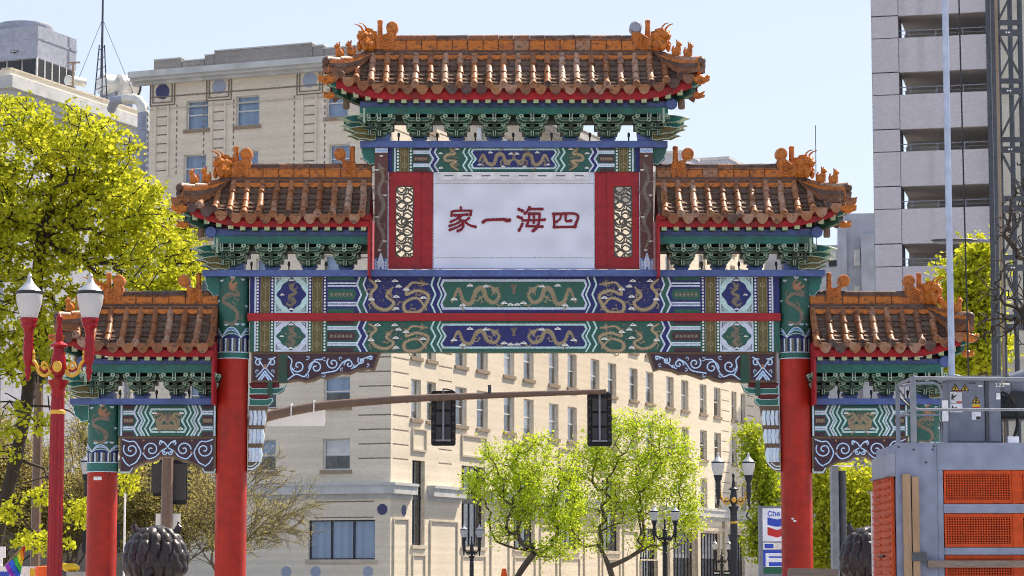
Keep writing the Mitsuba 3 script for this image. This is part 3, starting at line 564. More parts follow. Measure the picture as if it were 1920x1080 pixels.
raft2 = shape(MB().tube([(0, .5, 0.05), (0, 0, 0)], .042, 8), 'beam_green', 40)
def seat_beast(big):
    """a seated ridge beast of glazed clay, looking along +x"""
    m = MB()
    if big:
        m.ball((-.03, 0, .11), (.16, .10, .12), 2); m.ball((.07, 0, .14), (.10, .09, .13), 2); m.ball((-.03, 0, .25), (.12, .085, .10), 2); m.ball((.12, 0, .27), (.10, .08, .08), 2); m.ball((.20, 0, .235), (.06, .055, .045), 1); m.ball((.20, 0, .19), (.05, .045, .025), 1)
        m.box(-.15, -.02, -.05, .05, .24, .36); m.box(-.06, .05, -.045, .045, .28, .385)
        for s in (-1, 1): m.tube([(.07, s * .045, .33), (.12, s * .05, .40), (.19, s * .055, .435), (.27, s * .055, .44)], [.018, .015, .011, .006], 6); m.ball((.15, s * .06, .05), (.05, .035, .07), 1); m.tube([(.10, s * .07, .20), (.14, s * .10, .12), (.15, s * .06, .02)], [.03, .028, .03], 6); m.ball((.16, s * .05, .32), .025, 1)
    else:
        m.ball((-.02, 0, .075), (.075, .055, .085), 1); m.ball((.02, 0, .12), (.05, .048, .07), 1); m.ball((.035, 0, .19), (.048, .042, .045), 1); m.ball((.078, 0, .18), (.03, .028, .022), 1); m.tube([(.05, 0, .12), (.06, 0, .02)], [.022, .018], 6)
        m.tube([(-.075, 0, .04), (-.105, 0, .12), (-.08, 0, .19)], [.025, .02, .012], 6)
        for s in (-1, 1): m.tube([(.02, s * .025, .215), (.012, s * .032, .265)], [.018, .006], 5)
    v, f = m.mesh(); v = v + (meshkit.fbm(v * 24, 2)[:, None] - .5) * .022; return v, f
BEAST = shape(seat_beast(True), 'tile_orange', 50); SMALL = [shape(seat_beast(False), 'tile_orange', 50)]
def bevel(poly, y0, y1, b, m=None):
    m = m or MB(); m.prism(poly, y0 + b, y1 - b); i = poly.buffer(-b); m.prism(i, y0, y0 + b); return m.prism(i, y1 - b, y1)
def make_bracket():
    """one bracket set seen from the street: curled cross arms in tiers stepping out, a nose in front; origin: middle of the top, x across, z up"""
    k = .0094; arms, trim = [], MB()
    def arm(w, zt, zb, y, r, cur=True, outl=True):
        a = sg.LineString([(x * k, z * k) for x, z in ((-w, zt), (-w * .93, zb + (zt - zb) * .35), (-w * .72, zb), (w * .72, zb), (w * .93, zb + (zt - zb) * .35), (w, zt))]).buffer(r * k, quad_segs=2)
        if cur: a = shapely.union_all([a] + [sg.Point(s * w * k, zt * k).buffer(r * 1.25 * k, quad_segs=3) for s in (-1, 1)])
        arms.append(MB().prism(a, y, y + .16).mesh())
        if outl:
            o = a.exterior.buffer(.0075).intersection(a)
            if cur: o = o.union(shapely.union_all([sg.Point(s * w * k, zt * k).buffer(r * 1.25 * k, quad_segs=3).difference(sg.Point(s * w * k, zt * k).buffer(r * .5 * k, quad_segs=2)) for s in (-1, 1)]))
            trim.prism(o, y - .006, y - .0005)
    arm(21, -3.5, -12, -.52, 3.6); arm(27, -5, -15, -.40, 3.4, True); arm(16.5, -20, -28, -.36, 3.2); arm(21, -22, -31, -.24, 3.2); arm(11, -35, -40, -.22, 3.0, False, False)
    trim.prism(sg.box(-13 * k, -37.5 * k, -5 * k, -35.8 * k), -.226, -.2205); trim.prism(sg.box(5 * k, -37.5 * k, 13 * k, -35.8 * k), -.226, -.2205)
    nose = MB(); 
    for y, a, b, w in ((-.60, 0, -17, 3.6), (-.47, -17, -30, 3.9), (-.38, -29, -45, 3.4)): nose.box(-w * k, w * k, y, 0, b * k, a * k)
    for x in (-2.6, 2.6): trim.box((x - .7) * k, (x + .7) * k, -.606, -.6005, -11 * k, 0)
    trim.prism(sg.Point(0, -14 * k).buffer(4.2 * k, quad_segs=3).difference(sg.Point(0, -14 * k).buffer(2.4 * k, quad_segs=3)), -.608, -.6008)
    for x in (-2.2, 2.2): trim.box((x - .6) * k, (x + .6) * k, -.386, -.3805, -44 * k, -32 * k)
    base = MB().box(-12 * k, 12 * k, -.14, .14, -51 * k, -44 * k).box(-7 * k, 7 * k, -.17, .17, -51.4 * k, -46 * k).box(-15 * k, 15 * k, -.1, .1, -44 * k, -39 * k)
    back = MB().box(-19 * k, 19 * k, -.14, .3, -33 * k, -19 * k).box(-25 * k, 25 * k, -.2, .4, -20 * k, 0).box(-10 * k, 10 * k, -.1, .15, -44 * k, -32 * k)
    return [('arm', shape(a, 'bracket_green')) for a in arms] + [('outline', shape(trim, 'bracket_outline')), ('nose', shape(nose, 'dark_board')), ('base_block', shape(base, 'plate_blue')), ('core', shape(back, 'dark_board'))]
BRK = make_bracket()
beak = sg.Polygon([(0, .05), (.20, .055), (.42, .03), (.60, -.01), (.74, -.05), (.60, -.065), (.46, -.10), (.30, -.085), (.12, -.10), (0, -.08)])
beakm = shape(bevel(beak, -.06, .06, .018), 'beam_green'); beako = shape(MB().prism(beak.exterior.buffer(.012).intersection(beak.buffer(.003)), -.066, .066), 'bracket_outline')
beakl = shape(bevel(sa.scale(beak, 1, 1.1, origin=(0, 0)), -.05, .05, .016), 'olive_paint')
def roof(sx, xin, xout, hip_in, E, Ec, vt, ve, rows, pr, V, owls, lift, brk, colbrk, tone, big_rng):
    """xin, xout: ends of the ridge in metres from the gateway's middle, along sx; V: heights of the photograph's lines"""
    rg = np.random.default_rng(big_rng); rf = fresh(f'{G}__roof'); W = lambda x: CX + sx * x
    zA, zB = ZV(vt, -.17), ZV(ve, -E); c = .48; p = lambda s: (1 + c) * s - c * s * s; s1 = .17 / E
    Hh = (zA - zB) / (p(1) - p(s1)); z0 = zA + Hh * p(s1); xl = xout - .35; Lz = lift * KX(150)
    def lf(x):
        o = np.maximum(0, (x - xl) / (xout + Ec - xl)) ** 1.7 * Lz
        return o + (np.maximum(0, (-x - (-xin - .35)) / (-xin + Ec + xin + .35 if False else Ec + .35)) ** 1.7 * Lz if hip_in else 0)
    S = lambda x, s: z0 - Hh * p(s) + lf(x) * s ** 1.6
    # deck, soffit: front, back and end slopes in one sheet each
    n, k = 36, 9
    def deck(dz, grow):
        m = MB()
        for sy in (-1, 1):
            V_ = []
            for s in np.linspace(0, 1 + grow, k):
                a, b = (xin - Ec * s if hip_in else xin), xout + Ec * s
                for x in np.linspace(a, b, n): V_.append((W(x), sy * E * s, S(x, s) + dz))
            i, j = np.meshgrid(np.arange(k - 1), np.arange(n - 1), indexing='ij'); m.add(np.array(V_), np.stack([i * n + j, i * n + j + 1, (i + 1) * n + j + 1, (i + 1) * n + j], -1).reshape(-1, 4))
        for e in ([1, -1] if hip_in else [1]):
            V_ = []
            for s in np.linspace(0, 1 + grow, k):
                x = xout + Ec * s if e > 0 else xin - Ec * s
                for y in np.linspace(-1, 1, 9): V_.append((W(x), y * E * s, z0 - Hh * p(s) + lf(x) * s ** 1.6 * abs(y) ** 3 + dz))
            i, j = np.meshgrid(np.arange(k - 1), np.arange(8), indexing='ij'); m.add(np.array(V_), np.stack([i * 9 + j, i * 9 + j + 1, (i + 1) * 9 + j + 1, (i + 1) * 9 + j], -1).reshape(-1, 4))
        return m
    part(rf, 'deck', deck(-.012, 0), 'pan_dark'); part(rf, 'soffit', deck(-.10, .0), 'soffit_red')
    # tube tiles, pan tiles, end discs and drip tiles of the street side
    rt = .062; eave = []
    tones = {'top': ['tile_pale', 'tile_pale', 'tile_worn', 'tile_brown'], 'side': ['tile_worn', 'tile_brown', 'tile_worn', 'tile_worn', 'tile_pale'], 'low': ['tile_worn', 'tile_brown', 'tile_brown', 'tile_worn', 'tile_pale']}[tone]
    def start(x): return max(.0, (x - xout) / Ec, ((xin - x) / Ec) if hip_in else 0)
    backrows = MB()
    for x in rows:
        s0 = start(x); s0 = max(s0 + .04, s1 - .03)
        ns = max(1, round((1 - s0) / .235)); m0 = tones[rg.integers(len(tones))]
        ss = np.linspace(s0, 1.0, ns + 1)
        for i in range(ns):
            a = np.array([W(x), -E * ss[i], S(x, ss[i]) + .012]); b = np.array([W(x), -E * (ss[i + 1] + .012), S(x, ss[i + 1]) + .012])
            d = b - a; L = np.linalg.norm(d); d /= L; X = np.array([1.0, 0, 0]); N = np.cross(X, d); N = -N if N[2] < 0 else N
            X = np.cross(d, N); w = 1 + rg.normal(0, .03)
            mm = m0 if rg.random() < .85 else tones[rg.integers(len(tones))]
            place(rf, 'tube_tile', TUBES[mm], np.column_stack([X * rt * w, d * L, N * rt * w]), a + [rg.normal(0, .004), 0, rg.normal(0, .003)])
        e = np.array([W(x), -E * 1.012 - .02, S(x, 1.0) + .02]); eave.append(x)
        place(rf, 'end_disc', DISCS[('ridge_dark', 'tile_worn', 'tile_brown', 'tile_worn', 'tile_pale')[rg.integers(5)]], np.diag([.07, .8, .07]), e)
        backrows.tube([(W(x), E * s, S(x, s) + .012) for s in np.linspace(max(s0, .1), 1, 5)], rt, 6)
    part(rf, 'back_tile_row', backrows, 'tile_worn', 40, stuff=True)
    xs = sorted(rows); mids = [(a + b) / 2 for a, b in zip(xs[:-1], xs[1:])]; pw = pr - .07
    mids = ([xs[0] - pr / 2] if (hip_in or xs[0] - pr / 2 > xin) else []) + mids + [xs[-1] + pr / 2]
    for x in mids:
        s0 = max(start(x) + .02, s1 - .06)
        ns = max(1, round((1 - s0) / .115)); ss = np.linspace(s0, 1.0, ns + 1)
        for i in range(ns):
            a = np.array([W(x), -E * ss[i], S(x, ss[i]) - .006]); b = np.array([W(x), -E * (ss[i + 1] + .015), S(x, ss[i + 1]) + .030])
            d = b - a; L = np.linalg.norm(d); d /= L; X = np.array([1.0, 0, 0]); N = np.cross(X, d); N = -N if N[2] < 0 else N
            place(rf, 'pan_tile', PANS[rg.random() < .25], np.column_stack([X * (pr - .02), d * L, N * .085]), a + [0, 0, rg.normal(0, .004)])
        place(rf, 'drip_tile', DRIPS[('tile_worn', 'tile_brown', 'tile_worn', 'tile_brown', 'ridge_dark', 'tile_worn')[rg.integers(6)]], np.array([[pr * .82, 0, 0], [0, .11, rg.normal(0, .02)], [0, 0, .245]]), (W(x), -E - .055, S(x, 1.0) - .016))
    # fascia, rafters
    xs_ = np.linspace(xin - Ec if hip_in else xin, xout + Ec, 60); m = MB(); za = np.array([S(x, 1.0) for x in xs_])
    dv = ZV(V['fas'] - 3.5, -E) - ZV(ve, -E)
    Vv = np.concatenate([np.column_stack([W(xs_), xs_ * 0 - E + .03, za + .02]), np.column_stack([W(xs_), xs_ * 0 - E + .05, za + dv])])
    Vv = np.vstack([Vv, Vv + [0, .04, 0]]); q = np.arange(59)
    for a, b in ((0, 60), (120, 180)): m.add(Vv, np.stack([a + q, a + q + 1, b + q + 1, b + q], 1))
    m.add(np.vstack([Vv[180:], Vv[180:] + [0, .45, .035]]), np.stack([q, q + 1, 61 + q, 60 + q], 1))
    m.add(Vv, np.stack([60 + q, 60 + q + 1, 180 + q + 1, 180 + q], 1)); part(rf, 'fascia', m, 'fascia_red')
    for i, x in enumerate(np.arange((xin if not hip_in else xin - Ec * .8) + .1, xout + Ec * .8, .213)):
        z = S(x, 1.0) + dv - .012; fan = max(0, x - xout) - (max(0, xin - x) if hip_in else 0); A = rotz(-sx * fan * .8)
        place(rf, 'rafter', raft, A @ np.diag([1, -1, 1.0]), (W(x), -E + .07, z)); place(rf, 'rafter_end', raft_end, A, (W(x), -E + .068, z))
        
    # ridge: cap rolls, body tiles, mouldings, scallops
    Z = lambda v: ZV(v, -.11); xa = (xin - .0) if hip_in else xin; xb = xout
    part(rf, 'ridge_core', MB().box(min(W(xa), W(xb)), max(W(xa), W(xb)), -.085, .085, Z(V['m1']), Z(V['c1']) - .005), 'ridge_dark')
    step = .283; nb = max(1, round((xb - xa) / step)); e_ = np.linspace(xa, xb, nb + 1)
    for i in range(nb):
        a, b = sorted((W(e_[i]) , W(e_[i + 1]))); t = rg.normal(0, .004)
        pl = sg.box(a + .006, Z(V['b1']), b - .006, Z(V['b0']) + t)
        part(rf, 'ridge_tile', bevel(pl, -.115 - abs(t), .115, .012), 'tile_orange' if rg.random() < .88 else 'tile_worn')
        part(rf, 'ridge_cap', MB().tube([(a + .002, 0, (Z(V['c0']) + Z(V['c1'])) / 2 - .02), (b - .002, 0, (Z(V['c0']) + Z(V['c1'])) / 2 - .02 + t)], [.075, .082], 10), 'ridge_dark' if rg.random() < .85 else 'tile_brown', 40)
        if V['b0'] - V['c1'] > 1: part(rf, 'ridge_lip', MB().box(a + .003, b - .003, -.13, .13, Z(V['b0']) + .004, Z(V['c1']) - .01), 'tile_worn')
    zm = np.linspace(Z(V['b1']) - .002, Z(V['m1']), 4)
    for i in range(3): part(rf, 'ridge_moulding', MB().box(min(W(xa), W(xb)) + .001 * i, max(W(xa), W(xb)) - .001 * i, -.135 - .025 * i, .135 + .025 * i, zm[i + 1] + .006, zm[i]), ('ridge_dark', 'tile_brown', 'ridge_dark')[i])
    part(rf, 'ridge_base', MB().box(min(W(xa), W(xb)), max(W(xa), W(xb)), -.19, .19, Z(V['s1']) + .03, zm[-1] + .004), 'tile_orange')
    for x in mids:
        if xa - .05 < x < xb + .05: place(rf, 'ridge_scallop', DRIPS['tile_orange'], np.array([[pr * .84, 0, 0], [0, .12, 0], [0, -.02, .11]]), (W(x), -.215, Z(V['s1']) + .055))
    # ridge-end ornaments
    for d, pz, ba, bb, hollow in owls:
        po = lambda v: ZV(v, -.1); m = MB(); bs = sg.Polygon([(W(x * KX(V['b0'])), po(y)) for x, y in ((ba, V['b1'] + 1), (bb, V['b1'] + 1), (bb + (bb - ba) * .09, V['b0'] + 2), (bb, V['od'] + 16), ((d + pz) / 2 + (1 if pz > d else -1), V['od'] + 13), (d + (5 if pz > d else -5), V['od'] + 7), (d - (5 if pz > d else -5), V['od'] + 7), (ba - (bb - ba) * .06, V['od'] + 14), (ba - (bb - ba) * .03, V['b0']))]).buffer(.02).buffer(-.02)
        bevel(bs, -.145, .145, .03, m)
        X, r = W(d * KX(V['b0'])), 11.5 * KX(200)
        m.lathe([(0, -.14), (r * .55, -.15), (r * .85, -.135), (r, -.09), (r, .09), (r * .85, .135), (0, .14)], (X, 0, po(V['od'])), 20, 'y')
        xp = W(pz * KX(V['b0'])); m.lathe([(.05, po(V['od'] + 14)), (.045, po(V['od'] - 8)), (.052, po(V['od'] - 11)), (.048, po(V['od'] - 14.5)), (.02, po(V['od'] - 16))], (xp, 0, 0), 12)
        for i in range(5): 
            zz = po(V['b1'] - 4 - i * 5); m.tube([(W((ba + (bb - ba) * .2) * KX(V['b0'])), -.15, zz), (W((ba + bb) / 2 * KX(V['b0'])), -.158, zz + .05), (W((ba + (bb - ba) * .8) * KX(V['b0'])), -.15, zz - .02)], .014, 5)
        part(rf, 'ridge_ornament', m, 'tile_orange', 35)
        if hollow: part(rf, 'ornament_mirror', MB().lathe([(r * .5, -.155), (r * .8, -.16), (r * 1.02, -.12), (r * 1.04, .1), (0, .15)], (X, 0, po(V['od'])), 20, 'y'), 'duct_grey', 40)
    # hips with their beasts
    for e in ([1, -1] if hip_in else [1]):
        xo = xout if e > 0 else xin; hx = lambda s: xo + e * Ec * s; s_ = np.linspace(0, 1.06, 9)
        za, zt = Z(V['b1']) + .01, ZV(V['tip'], -E)
        top = np.array([(W(hx(s)), -E * s, za + (zt - za) * s / 1.06 - .05 * math.sin(np.pi * s / 1.06)) for s in s_]); bot = np.array([(W(hx(s)), -E * s, z0 - Hh * p(min(s, 1)) + float(lf(hx(min(s, 1)))) * min(s, 1) ** 1.6 - .02) for s in s_])
        d = np.array([sx * e * Ec, -E, 0]); d /= np.linalg.norm(d); sd = np.array([-d[1], d[0], 0])
        for lo, hi, wd, mm, nm in ((0, .45, .10, 'tile_brown', 'hip_wall'), (.45, .72, .115, 'ridge_dark', 'hip_moulding'), (.72, .95, .09, 'tile_orange', 'hip_band')):
            m = MB(); A, B = bot + (top - bot) * lo, bot + (top - bot) * hi; Vv = np.vstack([A - sd * wd, B - sd * wd, B + sd * wd, A + sd * wd]); n9 = 9; q = np.arange(8)
            for a, b in ((0, 9), (9, 18), (18, 27)): m.add(Vv, np.stack([a + q, a + q + 1, b + q + 1, b + q], 1))
            m.add(Vv[[8, 17, 26, 35]], [[0, 1, 2, 3]]); part(rf, nm, m, mm)
        for i in range(4):
            a, b = top[i * 2], top[i * 2 + 2]; part(rf, 'hip_cap', MB().tube([a + [0, 0, -.01], b + [0, 0, -.01 + .004 * i]], [.066, .075], 10), ('ridge_dark', 'tile_brown', 'tile_worn', 'tile_pale')[i], 40)
        part(rf, 'hip_end_disc', MB().ball(top[-1] + [0, 0, -.02], (.085, .085, .085), 2), 'ridge_dark', True)
        ang = math.atan2(d[1], d[0])
        for s, pl, k in ((.16, BEAST, 1.08), (.55, SMALL[0], 1.12), (.80, SMALL[0], 1.08)):
            i = s / 1.06 * 8; q = top[int(i)] + (top[int(i) + 1] - top[int(i)]) * (i % 1); place(rf, 'ridge_beast', pl, rotz(ang) * k, q + [0, 0, .04])
        # corner beam with its glazed head, and the clay figures under it
        tip = np.array([W(hx(1.0)), -E, float(S(hx(1.0), 1.0))]); inn = np.array([W(hx(.15)), -E * .15, tip[2] - .32])
        part(rf, 'corner_beam', MB().bar(inn, tip + [0, 0, -.17], .11, .15), 'beam_green'); part(rf, 'corner_beam', MB().bar(inn + [0, 0, -.16], tip - d * .12 + [0, 0, -.33], .10, .12), 'bracket_green')
        part(rf, 'corner_outline', MB().bar(inn + sd * .06 * e * sx * -1 + [0, -.03, .02], tip + [0, -.06, -.16], .012, .02).bar(inn + [0, -.06, -.13], tip + [0, -.065, -.235], .012, .02), 'bracket_outline')
        m = MB(); c0 = tip + d * .05 + [0, 0, -.15]
        m.ball(c0, (.12, .10, .085), 2); m.ball(c0 + d * .13 + [0, 0, -.01], (.075, .06, .05), 1); m.ball(c0 + d * .18 + [0, 0, .03], (.04, .035, .035), 1); m.tube([c0 - d * .05, c0 + [0, 0, .09] - d * .1, c0 - d * .14 + [0, 0, .15]], [.06, .04, .015], 7)
        for s in (-1, 1): m.ball(c0 + sd * s * .07 + d * .05 + [0, 0, .05], .03, 1); m.tube([c0 + sd * s * .06, c0 + sd * s * .12 - d * .08 + [0, 0, .05]], [.035, .01], 5)
        part(rf, 'corner_head', m, 'tile_orange', 45)
        m = MB(); c1 = tip - d * .02 + [0, 0, -.42]; m.ball(c1, (.09, .075, .065), 2); m.ball(c1 + d * .1 + [0, 0, -.02], (.06, .05, .04), 1); m.tube([c1 + d * .06, c1 + d * .17 + [0, 0, .05]], [.035, .012], 6)
        part(rf, 'corner_figure', m, 'tile_orange', 45)
        part(rf, 'end_tile', MB().prism(sg.Polygon([(-.5 * .15, .08), (.075, .08), (.065, -.12), (0, -.17), (-.065, -.12)]), -.02, .02).mesh() if False else moved(MB().prism(sg.Polygon([(-.10, .16), (.08, .16), (.075, -.08), (0, -.13), (-.085, -.08)]), -.025, .025).mesh(), rotz(ang + np.pi / 2 * 1.0 + .5 * e * sx), tip + d * .02 + [0, 0, .08]), 'tile_orange')
        part(rf, 'hanging_block', MB().lathe([(.055, -.09), (.062, -.06), (.062, .05), (.045, .09)], tip - d * .42 + [0, 0, -.52], 10), 'bronze_edge', 30)
        # end-slope tiles: rows running out sideways
        m = MB()
        for y in np.arange(-E * .8, E * .85, .27):
            s0 = abs(y) / E; m.tube([(W(hx(s)), y, z0 - Hh * p(s) + float(lf(hx(s))) * s ** 1.6 * (abs(y) / E) ** 3 + .015) for s in np.linspace(min(.9, s0 + .05), 1.02, 4)], rt, 7)
        part(rf, 'end_slope_tiles', m, 'tile_worn', 40, stuff=True)
    # eave purlins, purlin board
    xe = xout + Ec * .32; xi = (xin - Ec * .32) if hip_in else xin
    for nm, va, vb, y, mm, o in (('eave_purlin', 'u0', 'u1', -.52, 'plate_blue', .06), ('eave_beam', 'u1', 'u2', -.55, 'beam_green', 0)):
        part(rf, nm, MB().box(min(W(xi), W(xe + o)), max(W(xi), W(xe + o)), y, y + .16, ZV(V[vb], y) + .002, ZV(V[va], y)), mm)
    part(rf, 'purlin_knob', MB().lathe([(0, -.05), (.09, -.05), (.11, 0), (.09, .05), (0, .06)], (W(xe + .06), -.55, (ZV(V['u0'], -.5) + ZV(V['u1'], -.5)) / 2), 16, 'y'), 'plate_blue', 40)
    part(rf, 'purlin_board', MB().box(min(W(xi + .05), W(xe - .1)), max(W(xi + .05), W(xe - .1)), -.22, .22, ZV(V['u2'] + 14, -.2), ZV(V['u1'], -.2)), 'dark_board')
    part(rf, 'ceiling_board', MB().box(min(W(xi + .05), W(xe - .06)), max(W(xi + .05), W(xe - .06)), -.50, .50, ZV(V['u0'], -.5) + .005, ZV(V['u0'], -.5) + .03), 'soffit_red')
    # bracket sets
    zt = ZV(V['u2'], -.5) - .004; kz = (zt - ZV(V['pl'], -.2)) / (51.4 * .0094)
    for h in brk + colbrk:
        b = fresh(f'{G}__bracket_set'); x = CX + h * KX(V['u2'], -.4)
        for nm, pl in BRK: place(b, nm, pl, np.diag([1, 1, kz]), (x, 0, zt))
    for h in colbrk:
        e = 1 if h > 0 else -1; x = CX + h * KX(V['u2'], -.3); cb = fresh(f'{G}__corner_bracket')
        for i, (dx, dz, L, an) in enumerate(((.26, -.04, .84, .8), (.20, -.15, .72, .45), (.12, -.26, .88, .7), (.10, -.36, .70, .55))):
            A = rotz(-an if e > 0 else np.pi + an) @ np.diag([L, 1, 1]); t = (x + e * dx, -.22, zt + (dz - .02) * kz)
            place(cb, 'beak', beakm if i < 2 else beakl, A, t); place(cb, 'beak_outline', beako, A, t)
        place(cb, 'side_arms', BRK[0][1], rotz(np.pi / 2 * e), (x + e * .12, 0, zt - .05)); place(cb, 'side_arms', BRK[2][1], rotz(np.pi / 2 * e), (x + e * .10, 0, zt - .05))
        for nm, pl in BRK[:4] + BRK[5:7]: place(cb, nm, pl, np.diag([.75, 1, kz]), (x + e * .17, -.03, zt))
        part(cb, 'post_head', MB().box(x - .18, x + .18, -.2, .2, ZV(V['pl'], -.2), ZV(V['pl'] - 13, -.2)), 'plate_blue')
        part(cb, 'hanging_rod', MB().box(x + e * .24, x + e * .28, -.56, -.50, zt - .16, zt + .10), 'bracket_outline')
    for a, b in zip(sorted(brk + colbrk)[:-1], sorted(brk + colbrk)[1:]):
        if b - a < 90: part(G, 'plate_peg', MB().lathe([(.012, 0), (.014, .06), (.024, .08), (.024, .13), (.01, .15)], (CX + (a + b) / 2 * KX(V['pl'], 0), -.12, ZV(V['pl'], -.12)), 8), 'dark_metal', 40)
k1 = KX(165, -.85)
roof(1, -2.50, 2.50, True, .85, .77, 107, 161, [(8.5 + 27.7 * i) * k1 for i in range(-12, 13) if abs((8.5 + 27.7 * i)) < 338], 27.7 * k1,
     dict(c0=67, c1=72, b0=75, b1=95, m1=106, s1=113, fas=189, u0=190, u1=201, u2=213.5, pl=264, tip=114, od=51), [(228, 251, 222, 258, True), (-228, -251, -222, -258, False)], 26,
     [-178.8, -107.5, -36.5, 34.5, 106.5, 177.5], [-252, 252], 'top', 1)
k2 = KX(400, -.85)
for s in (-1, 1):
    roof(s, 266 * KX(330), 5.06, False, .85, .77, 346, 403, [(285 + 27.7 * i) * k2 for i in range(13)], 27.7 * k2,
         dict(c0=308, c1=314, b0=317, b1=333, m1=344, s1=352, fas=428, u0=429, u1=442, u2=457, pl=506, tip=351, od=288), [(501, 521, 494, 528, False), (326, 303, 320, 296, False)], 26, [s * 316.5, s * 386, s * 455.5], [s * 526], 'side', 3 + s)
    roof(s, 553 * KX(560), 7.33, False, .80, .63, 584, 645, [(569 + 28.0 * i) * KX(640, -.8) for i in range(10)], 28.0 * KX(640, -.8),
         dict(c0=547, c1=553, b0=555, b1=570, m1=581, s1=589, fas=672, u0=673, u1=683, u2=699, pl=747, tip=592, od=526), [(740, 760, 733, 766, False), (618, 591, 611, 585, False)], 26, [s * 580, s * 634.5, s * 702], [s * 771], 'low', 7 + s)
    for h, va, vb, d in ((268.5, 400, 516, .75), (555, 640, 757, .7)):
        part(G, 'end_board', MB().box(gx(s * h) - .02, gx(s * h) + .02, -d, d, ZV(vb, -d), ZV(va, -d)), 'board_red')
# ================================================================== the setting
struct('ground', MB().box(-3000, 3000, -900, 6000, -1.0, 0), 'ground_earth')
struct('road', MB().box(-4.1, 4.1, -140, 34, 0, .004), 'asphalt')
struct('cross_street', MB().box(-160, 160, 34, 62, 0, .004), 'asphalt')
for x0, x1, y0, y1 in ((-14, -4.1, -140, 33), (4.1, 14, -140, 33)): struct('pavement', MB().box(x0, x1, y0, y1, 0, .13), 'paving')
for s in (-1, 1):
    struct('kerb', MB().box(s * 4.1 - .08, s * 4.1 + .08, -140, 33, 0, .135), 'stone')
    for i in range(14): struct('road_marking', MB().box(s * .12 - .05, s * .12 + .05, -136 + i * 12, -128 + i * 12, .0041, .008), 'yellow_paint')
# ------------------------------------------------------------------ facades
def frame_of(p0, d):
    d = np.array([d[0], d[1], 0.0]); d /= np.linalg.norm(d); n = np.array([d[1], -d[0], 0]);
    if n @ (EYE - np.array([p0[0], p0[1], 0])) < 0: n = -n
    p = np.array([p0[0], p0[1], 0.0])
    return lambda t, o, z: p + d * t + n * o + [0, 0, z], d, n
def fbox(m, fr, t0, t1, o0, o1, z0, z1):
    at, d, n = fr; return m.obox((at(t0, o0, z0) + at(t1, o1, z1)) / 2, [d, n, [0, 0, 1]], [abs(t1 - t0) / 2, abs(o1 - o0) / 2, abs(z1 - z0) / 2])
def fpart(par, nm, fr, t0, t1, o0, o1, z0, z1, m, **k): return part(par, nm, fbox(MB(), fr, t0, t1, o0, o1, z0, z1), m, **k)
def wall_with_holes(fr, L0, L1, z0, z1, holes, depth):
    """the outer skin of a wall with real openings and their reveals"""
    at, d, n = fr; m = MB()
    ts = sorted({L0, L1, *[a for h in holes for a in h[:2]]}); zs = sorted({z0, z1, *[a for h in holes for a in h[2:]]})
    quad = lambda a, b, c, e: m.add(np.array([a, b, c, e]), [[0, 1, 2, 3]])
    for i in range(len(zs) - 1):
        zc = (zs[i] + zs[i + 1]) / 2; row = [h for h in holes if h[2] < zc < h[3]]; cut = sorted({L0, L1, *[a for h in row for a in h[:2]]})
        for a, b in zip(cut[:-1], cut[1:]):
            if not any(h[0] < (a + b) / 2 < h[1] for h in row): quad(at(a, 0, zs[i]), at(b, 0, zs[i]), at(b, 0, zs[i + 1]), at(a, 0, zs[i + 1]))
    for a, b, c, e in holes:
        for (t0, y0), (t1, y1) in (((a, c), (b, c)), ((b, c), (b, e)), ((b, e), (a, e)), ((a, e), (a, c))): quad(at(t0, 0, y0), at(t1, 0, y1), at(t1, -depth, y1), at(t0, -depth, y0))
    return m
def sash_window(bd, fr, a, b, c, e, rng, sill=True, frame='sash_white', curtain='blind', dep=.24, panes=1, shade=None):
    w = .07; f = MB()
    for t0, t1, y0, y1 in ((a, a + w, c, e), (b - w, b, c, e), (a + w, b - w, c, c + w), (a + w, b - w, e - w, e)): fbox(f, fr, t0, t1, -dep - .03, -dep + .05, y0, y1)
    k = part(bd, 'window', f, frame); zm = (c + e) / 2
    if panes == 1: fpart(k, 'meeting_rail', fr, a + w, b - w, -dep - .02, -dep + .04, zm - .035, zm + .035, frame)
    for i in range(1, panes): x = a + (b - a) * i / panes; fpart(k, 'mullion', fr, x - .06, x + .06, -dep - .02, -dep + .05, c + w, e - w, frame)
    at, d, n = fr; q = lambda o, t0, t1, y0, y1: (np.array([at(t0, o, y0), at(t1, o, y0), at(t1, o, y1), at(t0, o, y1)]), np.array([[0, 1, 2, 3]]))
    part(k, 'pane', q(-dep, a + w, b - w, c + w, e - w), 'glass')
    h = (e - c) * (rng.choice([.0, .25, .4, .5, .5, .62, .8, 1.0]) if shade is None else shade)
    if h > 0: part(k, 'blind' if curtain == 'blind' else 'curtain', q(-dep - .12, a + .02, b - .02, e - h, e), curtain)
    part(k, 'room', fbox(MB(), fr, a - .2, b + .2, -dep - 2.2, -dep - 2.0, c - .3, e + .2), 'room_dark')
    if sill: fpart(k, 'sill', fr, a - .13, b + .13, -.10, .11, c - .20, c, 'sill_brown' if frame != 'frame_black' else 'trim_stone')
    return k
wr = np.random.default_rng(3)
